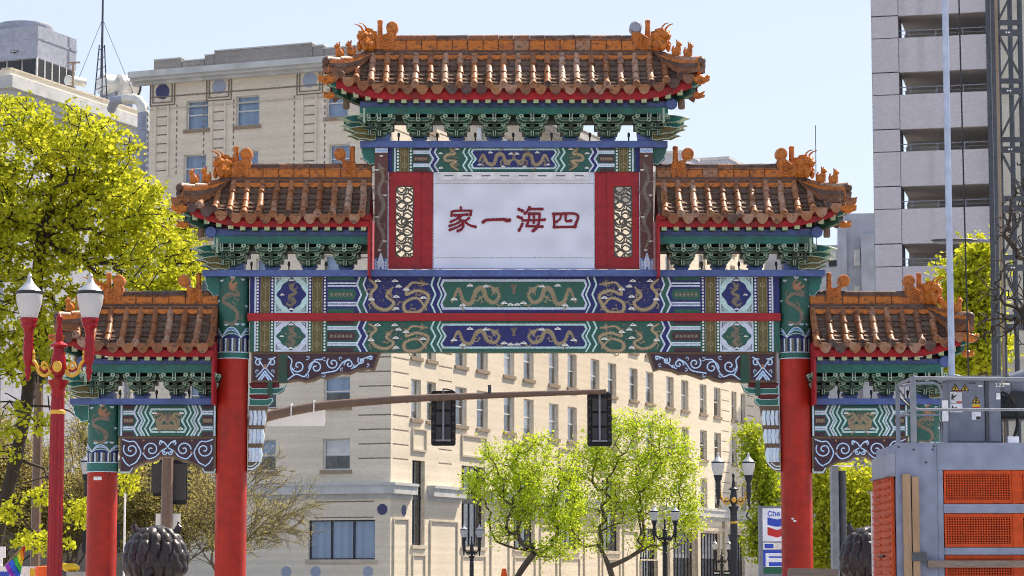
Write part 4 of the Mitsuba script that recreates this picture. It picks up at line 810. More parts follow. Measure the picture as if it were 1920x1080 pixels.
# ------------------------------------------------------------------ the pale brick corner building
BD = thing('brick_building', 'seven storey cream brick corner building with sash windows, seen through the gateway', 'building')
Yc = 95.0; c0 = P(733, 800, Yc)[:2]; dR = np.array([.368, .930]); dL = np.array([-.930, .368])
FR, FL = frame_of(c0, dR), frame_of(c0, dL)
LR, LL = 74.0, 15.3; ZT = 30.05
cols = [2.72, 4.90, 9.02, 12.3, 16.6, 19.9, 24.3, 27.7, 32.1, 35.5, 40.0, 43.5, 48.1, 51.6, 56.1, 59.7, 64.3, 66.8]
wid = [1.35, 1.3] + [1.72] * 14 + [1.35, 1.3]
rows = [6.98, 10.55, 14.0, 17.35, 20.65, 23.9, 27.1]
holes, wins = [], []
for z in rows[1:]:
    for c, w in zip(cols, wid): wins.append((c, c + w, z, z + (2.22 if z < 26 else 1.65)))
for c, w in list(zip(cols, wid))[14:]: wins.append((c, c + w, rows[0], rows[0] + 2.2))
low = []
for c, w in ((2.9, 1.75), (10.0, 3.6), (18.2, 3.6), (26.2, 3.6), (34.2, 3.6), (42.0, 3.8), ): low.append((c, c + w, 3.55 if c < 41 else 1.2, 8.25 if c < 41 else 5.2))
low += [(49.0, 54.6, 1.3, 5.1), (55.6, 61.0, 1.3, 5.1), (62.2, 67.5, 1.3, 5.1)]
part(BD, 'wall', wall_with_holes(FR, 0, LR, 0, ZT, wins + low, .34), 'brick_cream')
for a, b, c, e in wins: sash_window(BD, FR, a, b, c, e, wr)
for a, b, c, e in low:
    np_ = 2 if b - a < 2 else 4; k = sash_window(BD, FR, a, b, c, e, wr, True, 'frame_black', panes=np_ if c > 3 else 7, shade=.0 if c > 3 else .5, dep=.3)
    if c > 3: fpart(k, 'transom', FR, a, b, -.32, -.22, 6.05, 6.3, 'frame_black')
# left (street) face
def onL(u, v): return on_plane(u, v, (c0[0], c0[1]), dL)
def rectL(u0, v0, u1, v1):
    a = onL(u1, (v0 + v1) / 2)[0]; b = onL(u0, (v0 + v1) / 2)[0]; um = (u0 + u1) / 2
    return a, b, onL(um, v1)[1], onL(um, v0)[1]
lw = [rectL(605, 822, 656, 881), rectL(349, 188, 390, 242), rectL(442, 179, 486, 235), rectL(344, 289, 386, 342), rectL(440, 283, 484, 338), rectL(612, 165, 652, 219), rectL(617, 270, 656, 324), rectL(607, 705, 656, 762)]
zz = [w[2] for w in lw]
for z in (14.6, 17.8, 20.9):
    for a, b in ((lw[0][0], lw[0][1]), (7.0, 8.35), (11.2, 12.5)): lw.append((a, b, z, z + 1.75))
lw += [(7.0, 8.35, lw[0][2], lw[0][3]), (11.2, 12.5, lw[0][2], lw[0][3]), (7.0, 8.35, lw[7][2], lw[7][3]), (11.2, 12.5, lw[7][2], lw[7][3])]
big = rectL(578, 975, 703, 1049)
part(BD, 'wall', wall_with_holes(FL, 0, LL, 0, ZT, lw + [big], .3), 'brick_cream')
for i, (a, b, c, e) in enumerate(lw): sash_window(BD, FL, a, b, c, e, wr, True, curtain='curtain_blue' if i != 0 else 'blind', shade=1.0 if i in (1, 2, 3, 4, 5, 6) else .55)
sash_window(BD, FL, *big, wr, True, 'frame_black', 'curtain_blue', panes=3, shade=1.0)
at, d, n = FR; far = at(LR, 0, 0); e2 = FL[0](LL, 0, 0)
for p, q in ((far, far + FL[1] * LL), (e2, e2 + FR[1] * LR), (far + FL[1] * LL, far)):
    pass
bk = MB(); A_, B_, C_, D_ = at(0, 0, 0), at(LR, 0, 0), at(LR, -LL, 0), FL[0](LL, 0, 0)
for p, q in ((B_, C_), (C_, D_)): bk.add(np.array([p, q, q + [0, 0, ZT], p + [0, 0, ZT]]), [[0, 1, 2, 3]])
bk.add(np.array([A_, B_, C_, D_]) + [0, 0, ZT - .02], [[0, 1, 2, 3]]); part(BD, 'rear_wall', bk, 'brick_cream')
# cornices, parapet, belt course
for fr, L in ((FR, LR), (FL, LL)):
    e = .0 if fr is FR else .0
    for o0, o1, z0, z1 in ((.0, .40, ZT - .15, ZT + .02), (.0, .72, ZT + .02, ZT + .20), (.0, .92, ZT + .20, ZT + .55)): fpart(BD, 'cornice', fr, -o1 if fr is FL else .001, L + (.95 if fr is FL else 0), o0, o1, z0, z1 + (.001 if fr is FL else 0), 'cornice_paint')
    tl = lambda u: onL(u, 105)[0]
    for a, b, h in (((-.0, tl(607), .6), (tl(607), tl(585), .8), (tl(585), tl(401), .98), (tl(401), tl(383), .78), (tl(383), tl(340), .55), (tl(340), L - .2, .74)) if fr is FL else ((0, 8, .6), (8, 30, .9), (30, 52, .7), (52, L, .9))):
        fpart(BD, 'parapet', fr, a + (.03 if fr is FL else .3), b - .002, -.40, -.05, ZT + .54, ZT + .56 + h, 'brick_grey'); fpart(BD, 'coping', fr, a + (.0 if fr is FL else .3), b, -.45, .0, ZT + .56 + h, ZT + .63 + h, 'cornice_paint')
for z0, z1, o in ((6.05, 6.3, .10), (6.3, 6.75, .42), (6.75, 6.9, .5)):
    fpart(BD, 'belt_course', FL, -o, LL, .002, o, z0, z1, 'cornice_paint')
    for a, b in ((.0, 2.75), (5.0, 9.8), (13.9, 17.9), (22.1, 26.0), (30.1, 34.0), (38.1, 41.8), (46.3, LR)): fpart(BD, 'belt_course', FR, a + .001, b, .002, o, z0, z1 + .002, 'cornice_paint')
for fr, sp in ((FR, [(.25, 2.35, 8.2, 29), (6.6, 8.5, 8.2, 29), (61.6, 63.6, 8.2, 29), (68.6, 70.4, 8.2, 29)]), (FL, [(.0, 1.95, 8.2, 28.9)])):
    for a, b, z0, z1 in sp:
        for z in np.arange(z0, z1, .79): fpart(BD, 'brick_groove', fr, a, b, .001, .012, z, z + .075, 'brick_groove')  # raised strips, coloured dark in place of the shadow inside real grooves
# right face: pilaster panels between the tall ground floor windows
for a, b in ((.3, 2.3), (5.3, 9.3), (14.4, 17.4), (22.6, 25.6), (30.6, 33.6), (38.4, 41.4)):
    for t0, t1, z0, z1 in ((a, b, 4.9, 4.99), (a, b, .6, .69), (a, a + .09, .69, 4.9), (b - .09, b, .69, 4.9)): fpart(BD, 'panel_moulding', FR, t0, t1, .001, .09, z0, z1, 'trim_stone')
for a, b, c, e in low[:6]:
    for t0, t1, z0, z1 in ((a - .1, b + .1, 9.95, 10.05), (a - .1, b + .1, 8.75, 8.86), (a - .1, a + .0, 8.86, 9.95), (b, b + .1, 8.86, 9.95)): fpart(BD, 'panel_moulding', FR, t0, t1, .001, .10, z0, z1, 'trim_stone')
    for t0, t1, z0, z1 in ((a, b, 2.95, 3.05), (a, b, .8, .9), (a, a + .09, .9, 2.95), (b - .09, b, .9, 2.95)): fpart(BD, 'panel_moulding', FR, t0, t1, .001, .08, z0, z1, 'trim_stone')
for t in (61.9, 55.0, 48.4): fpart(BD, 'pilaster', FR, t - .35, t + .35, .001, .22, 0, 6.0, 'trim_stone')
fpart(BD, 'lintel_band', FR, 46.4, LR, .001, .16, 5.25, 5.5, 'trim_stone')
def medal(fr, t, z, r, m, square=None):
    at, d, n = fr; mm = MB().lathe([(0, .12), (r * .8, .11), (r, .05), (r, -.0)], (0, 0, 0), 20, 'y'); v, f = mm.mesh(); A = np.column_stack([d, -n, [0, 0, 1]])
    part(BD, 'medallion', (v @ A.T * 1 + at(t, .03, z), f), m, 40)
    if square:
        q = MB()
        for k in (square, square * .8):
            for t0, t1, z0, z1 in ((t - k, t + k, z + k - .06, z + k), (t - k, t + k, z - k, z - k + .06), (t - k, t - k + .06, z - k, z + k), (t + k - .06, t + k, z - k, z + k)): fbox(q, fr, t0, t1, .0, .05, z0, z1)
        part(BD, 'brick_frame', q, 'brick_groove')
for u, v, m in ((305, 172, 'medal_blue'), (411, 162, 'medal_pale'), (581, 150, 'medal_pale')):
    t, z = onL(u, v); medal(FL, t, z, .44, m, .82)
    for o in (-.42, .42): fpart(BD, 'pier_edge', FL, t + o - .05, t + o + .05, .001, .10, z - 4.9, z - .85, 'brick_cream')
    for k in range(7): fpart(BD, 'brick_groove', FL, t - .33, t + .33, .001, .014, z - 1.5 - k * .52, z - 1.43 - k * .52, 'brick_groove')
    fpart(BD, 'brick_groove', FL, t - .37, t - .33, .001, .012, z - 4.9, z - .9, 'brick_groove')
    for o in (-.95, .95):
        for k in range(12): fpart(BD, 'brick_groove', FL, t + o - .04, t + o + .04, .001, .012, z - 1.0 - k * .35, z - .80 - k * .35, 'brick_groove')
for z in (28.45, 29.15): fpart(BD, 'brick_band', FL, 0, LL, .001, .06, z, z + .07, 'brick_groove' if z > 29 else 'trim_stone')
t, z = onL(717, 955); medal(FL, t, z, .30, 'medal_blue'); t, z = on_plane(757, 957, c0, dR); medal(FR, t, z, .30, 'medal_blue')
for u in (592, 690, 537): t, z = onL(u, 1072); medal(FL, t, z, .30, 'medal_pale')
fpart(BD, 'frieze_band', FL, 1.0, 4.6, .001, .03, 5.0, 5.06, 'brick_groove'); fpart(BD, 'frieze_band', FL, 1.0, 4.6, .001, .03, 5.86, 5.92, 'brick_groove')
# roof things of the corner building
pr = MB(); a = FR[0](26, -5, ZT + 1); 
for nm, t0, t1, z1 in (('penthouse', 55.8, 60, 33.7), ('penthouse', 68, 73.5, 35.1)): fpart(BD, nm, FR, t0, t1, -4.2 if t0 > 60 else -9, -1.2, ZT, z1, 'wall_grey'); fpart(BD, nm + '_cap', FR, t0 - .12, t1 + .12, -4.3 if t0 > 60 else -9.1, -1.08, z1, z1 + .2, 'cornice_paint')
# ------------------------------------------------------------------ the grey building to its left
GB = thing('grey_building', 'grey rendered building with a heavy cornice and rooftop plant, left of the brick building', 'building')
Yg = 128.0; g0 = P(14, 160, Yg)[:2]; FG = frame_of(g0, dR); zg = ZV(157, Yg); gat = FG[0]; LG = 26.0
def gpart(nm, t0, t1, o0, o1, z0, z1, m): return fpart(GB, nm, FG, t0, t1, o0, o1, z0, z1, m)
gpart('wall', 0, LG, -22, 0, 0, zg - 1.0, 'wall_grey')
for i, (o, z0, z1) in enumerate(((.35, -1.4, -1.0), (.7, -1.0, -.5), (1.1, -.5, .35))): gpart('cornice', -o, LG, -22, o, zg + z0, zg + z1, 'cornice_paint')
gpart('parapet', .2, LG, -.5, .1, zg + .36, zg + 1.05, 'brick_cream'); gpart('parapet', .2, .7, -22, -.501, zg + .36, zg + 1.048, 'brick_cream'); gpart('coping', .1, LG, -.6, .2, zg + 1.05, zg + 1.15, 'trim_stone')
gpart('wall_pilaster', LG - 9.2, LG - 8.6, .002, .25, 0, zg - 1.4, 'wall_grey')
for z in (zg - 6.2, zg - 10): 
    fr_ = MB(); fbox(fr_, FG, 4.5, 6.0, .001, .06, z, z + 2.2); part(GB, 'window', fr_, 'sash_white')
gpart('shopfront', -.05, LG - 1, .01, .08, .3, 5.6, 'frame_black'); gpart('fascia_sign', -.1, LG - .9, .01, .3, 5.6, 6.4, 'brick_groove')  # invented dark ground floor, added to darken the sunlit foot of the wall
for i in range(6): gpart('shop_window', .8 + i * 4, 4.2 + i * 4, .081, .10, .8, 5.0, 'room_dark')  # dark panes of the added ground floor
# rooftop plant on the grey building
CT_ = thing('cooling_tower', 'large grey cooling tower with a round fan cowl on the left roof', 'cooling tower')
Yt = 140.0; q0 = P(70, 110, Yt); FT = frame_of(q0[:2], dR); zt0, zt1, zm = ZV(108, Yt), ZV(35, Yt), ZV(70, Yt); zb = zg + .3
WT, DT = 5.2, 5.4
fpart(CT_, 'casing', FT, 0, DT, -WT, 0, zt0, zm - .08, 'duct_grey'); fpart(CT_, 'casing', FT, 0, DT, -WT, 0, zm + .08, zt1 - .5, 'duct_grey'); fpart(CT_, 'casing_seam', FT, -.06, DT + .06, -WT - .06, .06, zm - .08, zm + .08, 'duct_grey')
part(CT_, 'fan_cowl', MB().lathe([(2.05, zt1 - .5), (2.12, zt1 - .1), (2.0, zt1 + .15), (1.8, zt1 + .16), (1.8, zt1 - .3)], FT[0](DT * .45, -WT / 2, 0), 32), 'duct_grey', 40)
for t in np.linspace(.1, DT - 1.3, 5): fpart(CT_, 'louvre', FT, t, t + 1.15, -.1, -.02, zt0 - 1.75, zt0 - .1, 'dark_metal'); fpart(CT_, 'louvre_post', FT, t - .12, t, -.1, .02, zt0 - 1.85, zt0, 'duct_silver')
for t in np.linspace(-WT + .1, -1.2, 4): fpart(CT_, 'louvre', FT, -.02, .06, t, t + 1.1, zt0 - 1.75, zt0 - .1, 'dark_metal')
fpart(CT_, 'plinth', FT, -.1, DT + .1, -WT - .1, .1, zg - .2, zt0 - 1.85, 'duct_grey')
bz = P(19, 94, Yt - .5); em = sg.Polygon([(-.34, .10), (.34, .10), (.30, -.02), (.14, -.03), (0, -.12), (-.14, -.03), (-.30, -.02)])
v, f = MB().prism(em, -.06, 0).mesh(); ew = MB().prism(sg.box(-.26, .03, .26, .07), -.075, -.061).mesh(); Ae = np.column_stack([np.array([FT[2][1], -FT[2][0], 0]) * -1, FT[1], [0, 0, 1]]); Ae = np.column_stack([FT[2], FT[1], [0, 0, 1]])
pe = FT[0](-.001, -1.95, ZV(94, Yt)); part(CT_, 'maker_badge', (v @ Ae.T + pe, f), 'dark_metal'); part(CT_, 'badge_bar', (ew[0] @ Ae.T + pe, ew[1]), 'duct_silver')
DU = thing('ventilation_duct', 'thick grey ventilation duct bending down beside the brick building', 'duct')
dp = P(268, 200, 116.0); zt_ = ZV(185, 116.0); part(DU, 'riser', MB().tube([(dp[0], dp[1], 6), (dp[0], dp[1], zt_ - 1.6), (dp[0], dp[1], zt_ - .9)], .33, 20), 'duct_grey', 40)
part(DU, 'elbow', MB().tube([(dp[0], dp[1], zt_ - .9), (dp[0] - .06, dp[1], zt_ - .45), (dp[0] - .28, dp[1] + .1, zt_ - .12), (dp[0] - .65, dp[1] + .2, zt_ + .04), (dp[0] - 1.3, dp[1] + .4, zt_ + .05)], .335, 20), 'duct_silver', 40)
part(DU, 'branch', MB().tube([(dp[0] - 1.3, dp[1] + .4, zt_ + .05), (dp[0] - 1.9, dp[1] + .6, zt_), (dp[0] - 2.3, dp[1] + 2, zt_ - .3)], .30, 18), 'duct_grey', 40)
for z in (zt_ - 2.0, zt_ - 4.4): part(DU, 'band', MB().lathe([(.33, -.05), (.36, -.05), (.36, .05), (.33, .05)], (dp[0], dp[1], z), 20), 'duct_grey', 30)
for (u, v, r, lab) in ((200, 158, .85, 'silver domed roof vent nearer the cooling tower'), (232, 160, .85, 'silver domed roof vent nearer the brick building')):
    p = P(u, v, 150); k = thing('roof_vent', lab, 'vent', 'domed vents on the grey roof'); part(k, 'drum', MB().tube([p + [-.4, 0, 0], p + [.7, .9, 0]], r, 20), 'duct_silver', 40); part(k, 'rim', MB().tube([p + [.62, .84, 0], p + [.74, .95, 0]], r * 1.06, 20), 'dark_metal', 40)
    part(k, 'stand', MB().box(p[0] - .5, p[0] + .7, p[1], p[1] + 1, zg, p[2] - .5), 'duct_grey')
k = thing('radio_mast', 'thin lattice radio mast with guy wires on the left roof', 'mast'); p = P(190, 165, 146.0); zz_ = [p[2] - 2, ZV(85, 146), ZV(-60, 146)]
ml = [p + [dx, dy, 0] for dx, dy in ((-.55, -.3), (.55, -.3), (0, .5))]
for q in ml: part(k, 'leg', MB().tube([(q[0], q[1], zz_[0]), (q[0] * .35 + p[0] * .65, q[1] * .35 + p[1] * .65, zz_[1])], .05, 6), 'steel_dark', 40)
part(k, 'pole', MB().tube([(p[0], p[1], zz_[1] - 2.5), (p[0], p[1], zz_[2])], [.11, .06], 8), 'steel_dark', 40)
for i in range(7):
    z = zz_[0] + (zz_[1] - zz_[0]) * (i + .5) / 7; s = 1 - .65 * (i + .5) / 7; part(k, 'brace', MB().tube([(p[0] - .55 * s, p[1], z), (p[0] + .55 * s, p[1], z + .3)], .03, 5), 'steel_dark')
for s in (-1, 1): part(k, 'guy_wire', MB().tube([(p[0], p[1], zz_[1] + 2), (p[0] + s * 3, p[1] + 1, zz_[0])], .018, 4), 'dark_metal')
k = thing('roof_crane', 'small rusty davit on the grey roof beside the cooling tower', 'davit'); p = P(137, 140, 138.0); part(k, 'post', MB().bar((p[0], p[1], zg), (p[0], p[1], ZV(118, 138)), .14), 'sill_brown'); part(k, 'arm', MB().bar((p[0] - .4, p[1], ZV(118, 138)), (p[0] + .5, p[1], ZV(117, 138)), .12), 'sill_brown'); part(k, 'tank', MB().tube([P(125, 150, 138), P(158, 155, 139)], .35, 12), 'duct_silver', 40)
# ------------------------------------------------------------------ pale blocks in the middle distance
B2 = thing('pale_block', 'pale blue grey block with small windows, left of the parking garage', 'building')
F2 = frame_of(P(1400, 600, 165)[:2], (1, -.12)); x2 = lambda u: on_plane(u, 500, P(1400, 600, 165)[:2], (1 / math.hypot(1, .12), -.12 / math.hypot(1, .12)))[0]
fpart(B2, 'wall', F2, x2(1400), x2(1575), -18, 0, 0, ZV(462, 165), 'wall_grey'); fpart(B2, 'wall', F2, x2(1588), x2(1660), -18, -.5, 0, ZV(402, 165), 'wall_grey'); fpart(B2, 'wall', F2, x2(1572), x2(1588), -18, -.1, 0, ZV(402, 165), 'wall_grey'); fpart(B2, 'pier', F2, x2(1615), x2(1640), -.5, .4, 0, ZV(444, 165), 'wall_grey')
for u0, v0, u1, v1 in ((1601, 470, 1613, 501), (1601, 538, 1613, 562), (1556, 474, 1568, 490)):
    fpart(B2, 'window', F2, x2(u0), x2(u1), -.4 if u0 > 1590 else .01, (-.4 if u0 > 1590 else .01) + .06, ZV(v1, 165), ZV(v0, 165), 'blind')
fpart(B2, 'vent_grille', F2, x2(1554), x2(1569), .01, .12, ZV(502, 165), ZV(491, 165), 'frame_black')
k = solo('whip_antenna', MB().tube([P(1529, 330, 170) - [0, 0, 12], P(1529, 235, 170)], .035, 5), 'dark_metal', 'thin whip antenna rising behind the right middle roof', 'antenna')
# ------------------------------------------------------------------ parking garage
PG = thing('parking_garage', 'tall concrete parking garage with open decks and panelled corner on the right', 'parking garage')
Yp = 104.0; dG = np.array([4850 / math.hypot(4850, 20500), 0]); dG = np.array([20500, -4850.0]) / math.hypot(20500, 4850); 
pg0 = P(1637, 300, Yp)[:2]; FP = frame_of(pg0, dG); onP = lambda u, v: on_plane(u, v, pg0, dG)
lev = 110 / 4850 * (Yp + 46) * .995; tc = onP(1689, 300)[0]; te = onP(1863, 300)[0]; zs = [onP(1780, v)[1] for v in (528, 487, 397, 376)]
zb0 = onP(1780, 492)[1]     # top of the parapet of the lowest deck in view
LV = [(zb0 + lev * i) for i in range(-8, 12)]; hgap = (onP(1780, 430)[1] - onP(1780, 384)[1]); gap = abs(onP(1780, 469)[1] - onP(1780, 510)[1]); par = lev - abs(onP(1780, 348)[1] - onP(1780, 391)[1])
par = lev * .605
zd = onP(1780, 389)[1]      # bottom of an opening: top of a parapet
DP = 26.0
for i in range(-10, 9):
    z = zd + i * lev
    if z + lev < 0: continue
    fpart(PG, 'parapet', FP, tc, te, -.22, 0, max(.1, z - par), z, 'garage_concrete')
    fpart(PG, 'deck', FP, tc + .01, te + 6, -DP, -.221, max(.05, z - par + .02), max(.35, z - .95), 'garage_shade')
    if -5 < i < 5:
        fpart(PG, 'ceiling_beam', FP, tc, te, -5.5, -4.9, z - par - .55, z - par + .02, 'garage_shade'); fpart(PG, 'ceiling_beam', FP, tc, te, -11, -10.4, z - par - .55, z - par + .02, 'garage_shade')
        r_ = part(PG, 'railing', fbox(fbox(MB(), FP, tc, te, -.16, -.11, z + .42, z + .47), FP, tc, te, -.15, -.12, z + .2, z + .22), 'galvanised_bar')
        for t in np.arange(tc + .6, te, 1.55): fpart(r_, 'post', FP, t - .025, t + .025, -.16, -.12, z, z + .42, 'galvanised_bar')
        fpart(PG, 'deck_wall', FP, tc + .1, tc + 2.0, -3.0, -2.8, z - .95, z + .75, 'wall_beige')
    for j, (a, b) in enumerate(((z - par * .98, z - .02), (z + .03, z + lev - par - .03))): fpart(PG, 'corner_panel', FP, .03, tc - .03, -.1, .06, max(.1, a), b, 'garage_concrete')
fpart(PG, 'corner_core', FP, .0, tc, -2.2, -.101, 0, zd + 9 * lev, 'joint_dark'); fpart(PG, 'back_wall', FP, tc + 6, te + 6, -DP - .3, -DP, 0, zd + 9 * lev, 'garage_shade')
fpart(PG, 'stair_tower', FP, te, te + 9, -DP, .5, 0, zd + 8 * lev, 'wall_beige'); fpart(PG, 'roof_slab', FP, 0, te + 9, -DP, .4, zd + 9 * lev, zd + 9.3 * lev, 'garage_concrete')
CR = thing('parked_car', 'white pickup parked on the lowest visible deck of the garage', 'car'); zc = zd - lev - .945; t0 = onP(1752, 510)[0]; L = 5.2
bod = sg.Polygon([(0, .35), (0, .85), (.15, 1.0), (1.3, 1.08), (2.0, 1.72), (3.4, 1.75), (3.55, 1.1), (5.2, 1.06), (5.2, .4)]).buffer(.06); A = np.column_stack([FP[1], -FP[2], [0, 0, 1]]); pv = lambda m: (m.mesh()[0] @ A.T + FP[0](t0, -1.2, zc), m.mesh()[1])
part(CR, 'body', pv(bevel(bod, 0, 1.8, .08)), 'car_white'); part(CR, 'window', pv(MB().prism(sg.Polygon([(1.55, 1.12), (2.08, 1.62), (2.45, 1.65), (2.45, 1.12)]), -.012, .0)), 'frame_black'); part(CR, 'window', pv(MB().prism(sg.Polygon([(2.6, 1.12), (2.6, 1.65), (3.3, 1.66), (3.4, 1.12)]), -.012, .0)), 'frame_black')
for x in (.95, 4.25): part(CR, 'wheel', pv(MB().lathe([(0, 0), (.36, 0), (.38, .1), (.36, .22), (0, .22)], (x, .02, .38), 20, 'y')), 'rubber', 40)
# ================================================================== street furniture
def lamp(u, Y, zcap, label, body, scrolls, kxy=1.0, banner=None, turn=0.0, grp='twin globe street lamps'):
    """a twin globe street lamp: fluted shaft, urn, two scrolled arms, turned holders with glass globes"""
    k = thing('street_lamp', label, 'street lamp', grp); p = P(u, 1000, Y); at = np.array([p[0], Y, 0.0]); A = rotz(turn); q = 1 / 118.3 * kxy
    z = lambda v: zcap - (v - 511) * q
    L = lambda prof, c=(0, 0, 0), n=20: MB().lathe([(r * q, z(v)) for v, r in prof[::-1]], at + c, n)
    th = np.linspace(0, 2 * np.pi, 61)[:-1]; zz = [z(748), z(770), z(900), .95]; rr = [11.5, 12.5, 13, 14]; V = np.vstack([np.column_stack([at[0] + (r * q) * (1 + .07 * np.cos(12 * th)) * np.cos(th), at[1] + r * q * (1 + .07 * np.cos(12 * th)) * np.sin(th), th * 0 + z_]) for r, z_ in zip(rr, zz)]); m = MB(); j = np.arange(60)
    for i in range(3): m.add(V, np.stack([i * 60 + j, (i + 1) * 60 + j, (i + 1) * 60 + (j + 1) % 60, i * 60 + (j + 1) % 60], 1))
    part(k, 'shaft', m, body, 50); part(k, 'base', MB().lathe([(.30, 0), (.30, .18), (.24, .25), (.22, .7), (.16, .85), (.17, .95), (.10, .97)], at, 20), body, 35)
    part(k, 'capital', L([(713, 8), (715, 20), (721, 19), (726, 15), (737, 12.5), (742, 14), (748, 12)]), body, 35); part(k, 'gold_band', L([(771, 13.6), (772, 14.6), (778, 14.6), (779, 13.6)]), scrolls if scrolls else body, 30)
    part(k, 'urn', L([(588, 0), (590, 2), (596, 6), (604, 5), (612, 3.5), (624, 6), (636, 7), (641, 6), (646, 14), (649, 18), (652, 17), (655, 10), (664, 11), (674, 13.5), (688, 14.5), (700, 13), (708, 8), (713, 8)]), body, 35)
    part(k, 'boss', MB().ball(A @ np.array([0, -13.5 * q, 0]) + at + [0, 0, z(690)], np.array([9, 4, 11]) * q, 2), scrolls or body, True)
    for s in (-1, 1):
        sc = smooth_line([(16, 700), (22, 684), (29, 682), (31, 690), (26, 694), (24, 689)], 5); cur = smooth_line([(12, 697), (24, 706), (36, 700), (42, 684), (48, 676), (47, 664), (54, 654)], 6)
        for c, w in ((cur, 3.6), (np.vstack([[(14, 698)], sc]), 2.6)):
            part(k, 'scroll', MB().tube([A @ np.array([s * x * q, 0, 0]) + at + [0, 0, z(v)] for x, v in c], w * q, 7), scrolls or body, 45)
        part(k, 'arm', MB().tube([A @ np.array([s * x * q, .012, 0]) + at + [0, 0, z(v)] for x, v in ((8, 690), (26, 698), (40, 690), (56, 676))], 3.2 * q, 7), body, 45)
        c = A @ np.array([s * 57.5 * q, 0, 0])
        part(k, 'holder', L([(597, 0), (597.5, 17), (603, 17), (607, 14), (612, 15), (618, 10), (632, 8), (640, 10), (646, 8.5), (655, 10.5), (664, 9), (672, 10), (690, 5), (699, 6.5), (704, 4), (711, 4), (718, .5)], c), body, 35)
        part(k, 'globe', L([(551, 24), (556, 25), (570, 23.5), (585, 19), (597, 15.5)], c), 'globe', True)
        part(k, 'globe_cap', L([(511, 0), (514, 2.5), (518, 5), (521, 3.5), (526, 6), (531, 8), (537, 14), (545, 22), (548, 24)], c), 'globe_cap', 40); part(k, 'cap_band', L([(546.5, 24.3), (547, 25.6), (552, 25.6), (552.5, 24.3)], c), 'dark_metal', 30)
    if banner:
        for s in (-1, 1):
            x0, x1 = at[0] + s * .14, at[0] + s * .60; b = part(k, 'banner', MB().box(min(x0, x1), max(x0, x1), at[1] - .012, at[1] + .012, z(890), z(775)), 'black_paint'); part(k, 'banner_arm', MB().tube([(at[0], at[1], z(773)), (x1 + s * .02, at[1], z(773))], .018, 6), body)
            part(b, 'banner_print', MB().box(min(x0, x1) + .03, max(x0, x1) - .03, at[1] - .018, at[1] - .0125, z(885), z(812)), banner[1])
            if banner[0]:
                tm = meshkit.text_mesh('N' if s < 0 else 'E', .17, .004, True); v = np.array(tm.vertices); v = np.column_stack([v[:, 0] - v[:, 0].mean() * 1, -v[:, 2], v[:, 1]]); part(b, 'letter', (v + [(x0 + x1) / 2 - (.09 if s < 0 else -.05), at[1] - .013, z(800)], np.array(tm.faces)), 'white_paint')
            else: part(b, 'lettering', MB().box(min(x0, x1) + .04, max(x0, x1) - .05, at[1] - .016, at[1] - .0125, z(798), z(787)), 'white_paint')
    return k
lamp(103.5, -5, ZV(511, -5), 'bright red twin globe street lamp with gold scrolls, in front of the left small roof', 'lamp_red', 'lamp_gold')
lamp(1376, 36.5, ZV(848, 36.5), 'tall black twin globe lamp with gold scrolls, left of the blue sign board', 'lamp_black', 'lamp_gold')
lamp(1246.5, 62, ZV(946, 62), 'black twin globe lamp in front of the right yellow green street tree', 'lamp_black', None, kxy=.90)
lamp(884.5, 94, ZV(982, 94), 'black twin globe lamp at the foot of the brick building corner', 'lamp_black', None, turn=.55)
lamp(1353, 138, ZV(1011, 138), 'small far black twin globe lamp with dark green banners', 'lamp_black', None, banner=(0, 'green_print'))
lamp(190, 36, ZV(846, 36), 'black twin globe lamp with lettered banners, mostly behind the left outer pillar', 'lamp_black', None, banner=(1, 'black_paint'))
# ------------------------------------------------------------------ traffic signals
SG = thing('traffic_signal', 'brown mast arm traffic signal reaching across the view behind the gateway', 'traffic signal'); Ys = 19.0
pp = P(313, 950, Ys); part(SG, 'pole', MB().tube([(pp[0], Ys, 0), (pp[0], Ys, ZV(822, Ys))], [.17, .14], 8), 'pole_brown'); part(SG, 'pole_base', MB().box(pp[0] - .3, pp[0] + .3, Ys - .3, Ys + .3, 0, .2), 'pole_brown')
ar = [P(u, v, Ys) for u, v in ((313, 832), (420, 806), (500, 781), (570, 766), (640, 757), (760, 748), (880, 743), (1000, 738.5), (1134, 734))]
part(SG, 'mast_arm', MB().tube(smooth_line(ar, 4), np.interp(np.linspace(0, 1, 33), [0, .3, 1], [.155, .13, .062]), 10), 'pole_brown', 50); part(SG, 'arm_cap', MB().tube([ar[-1], ar[-1] + [.03, 0, 0]], .07, 10), 'pole_brown')
def arm_z(u): return np.interp(u, [q[0] for q in ((313, 0), (420, 0), (500, 0), (570, 0), (640, 0), (760, 0), (880, 0), (1000, 0), (1134, 0))], [q[2] for q in ar])
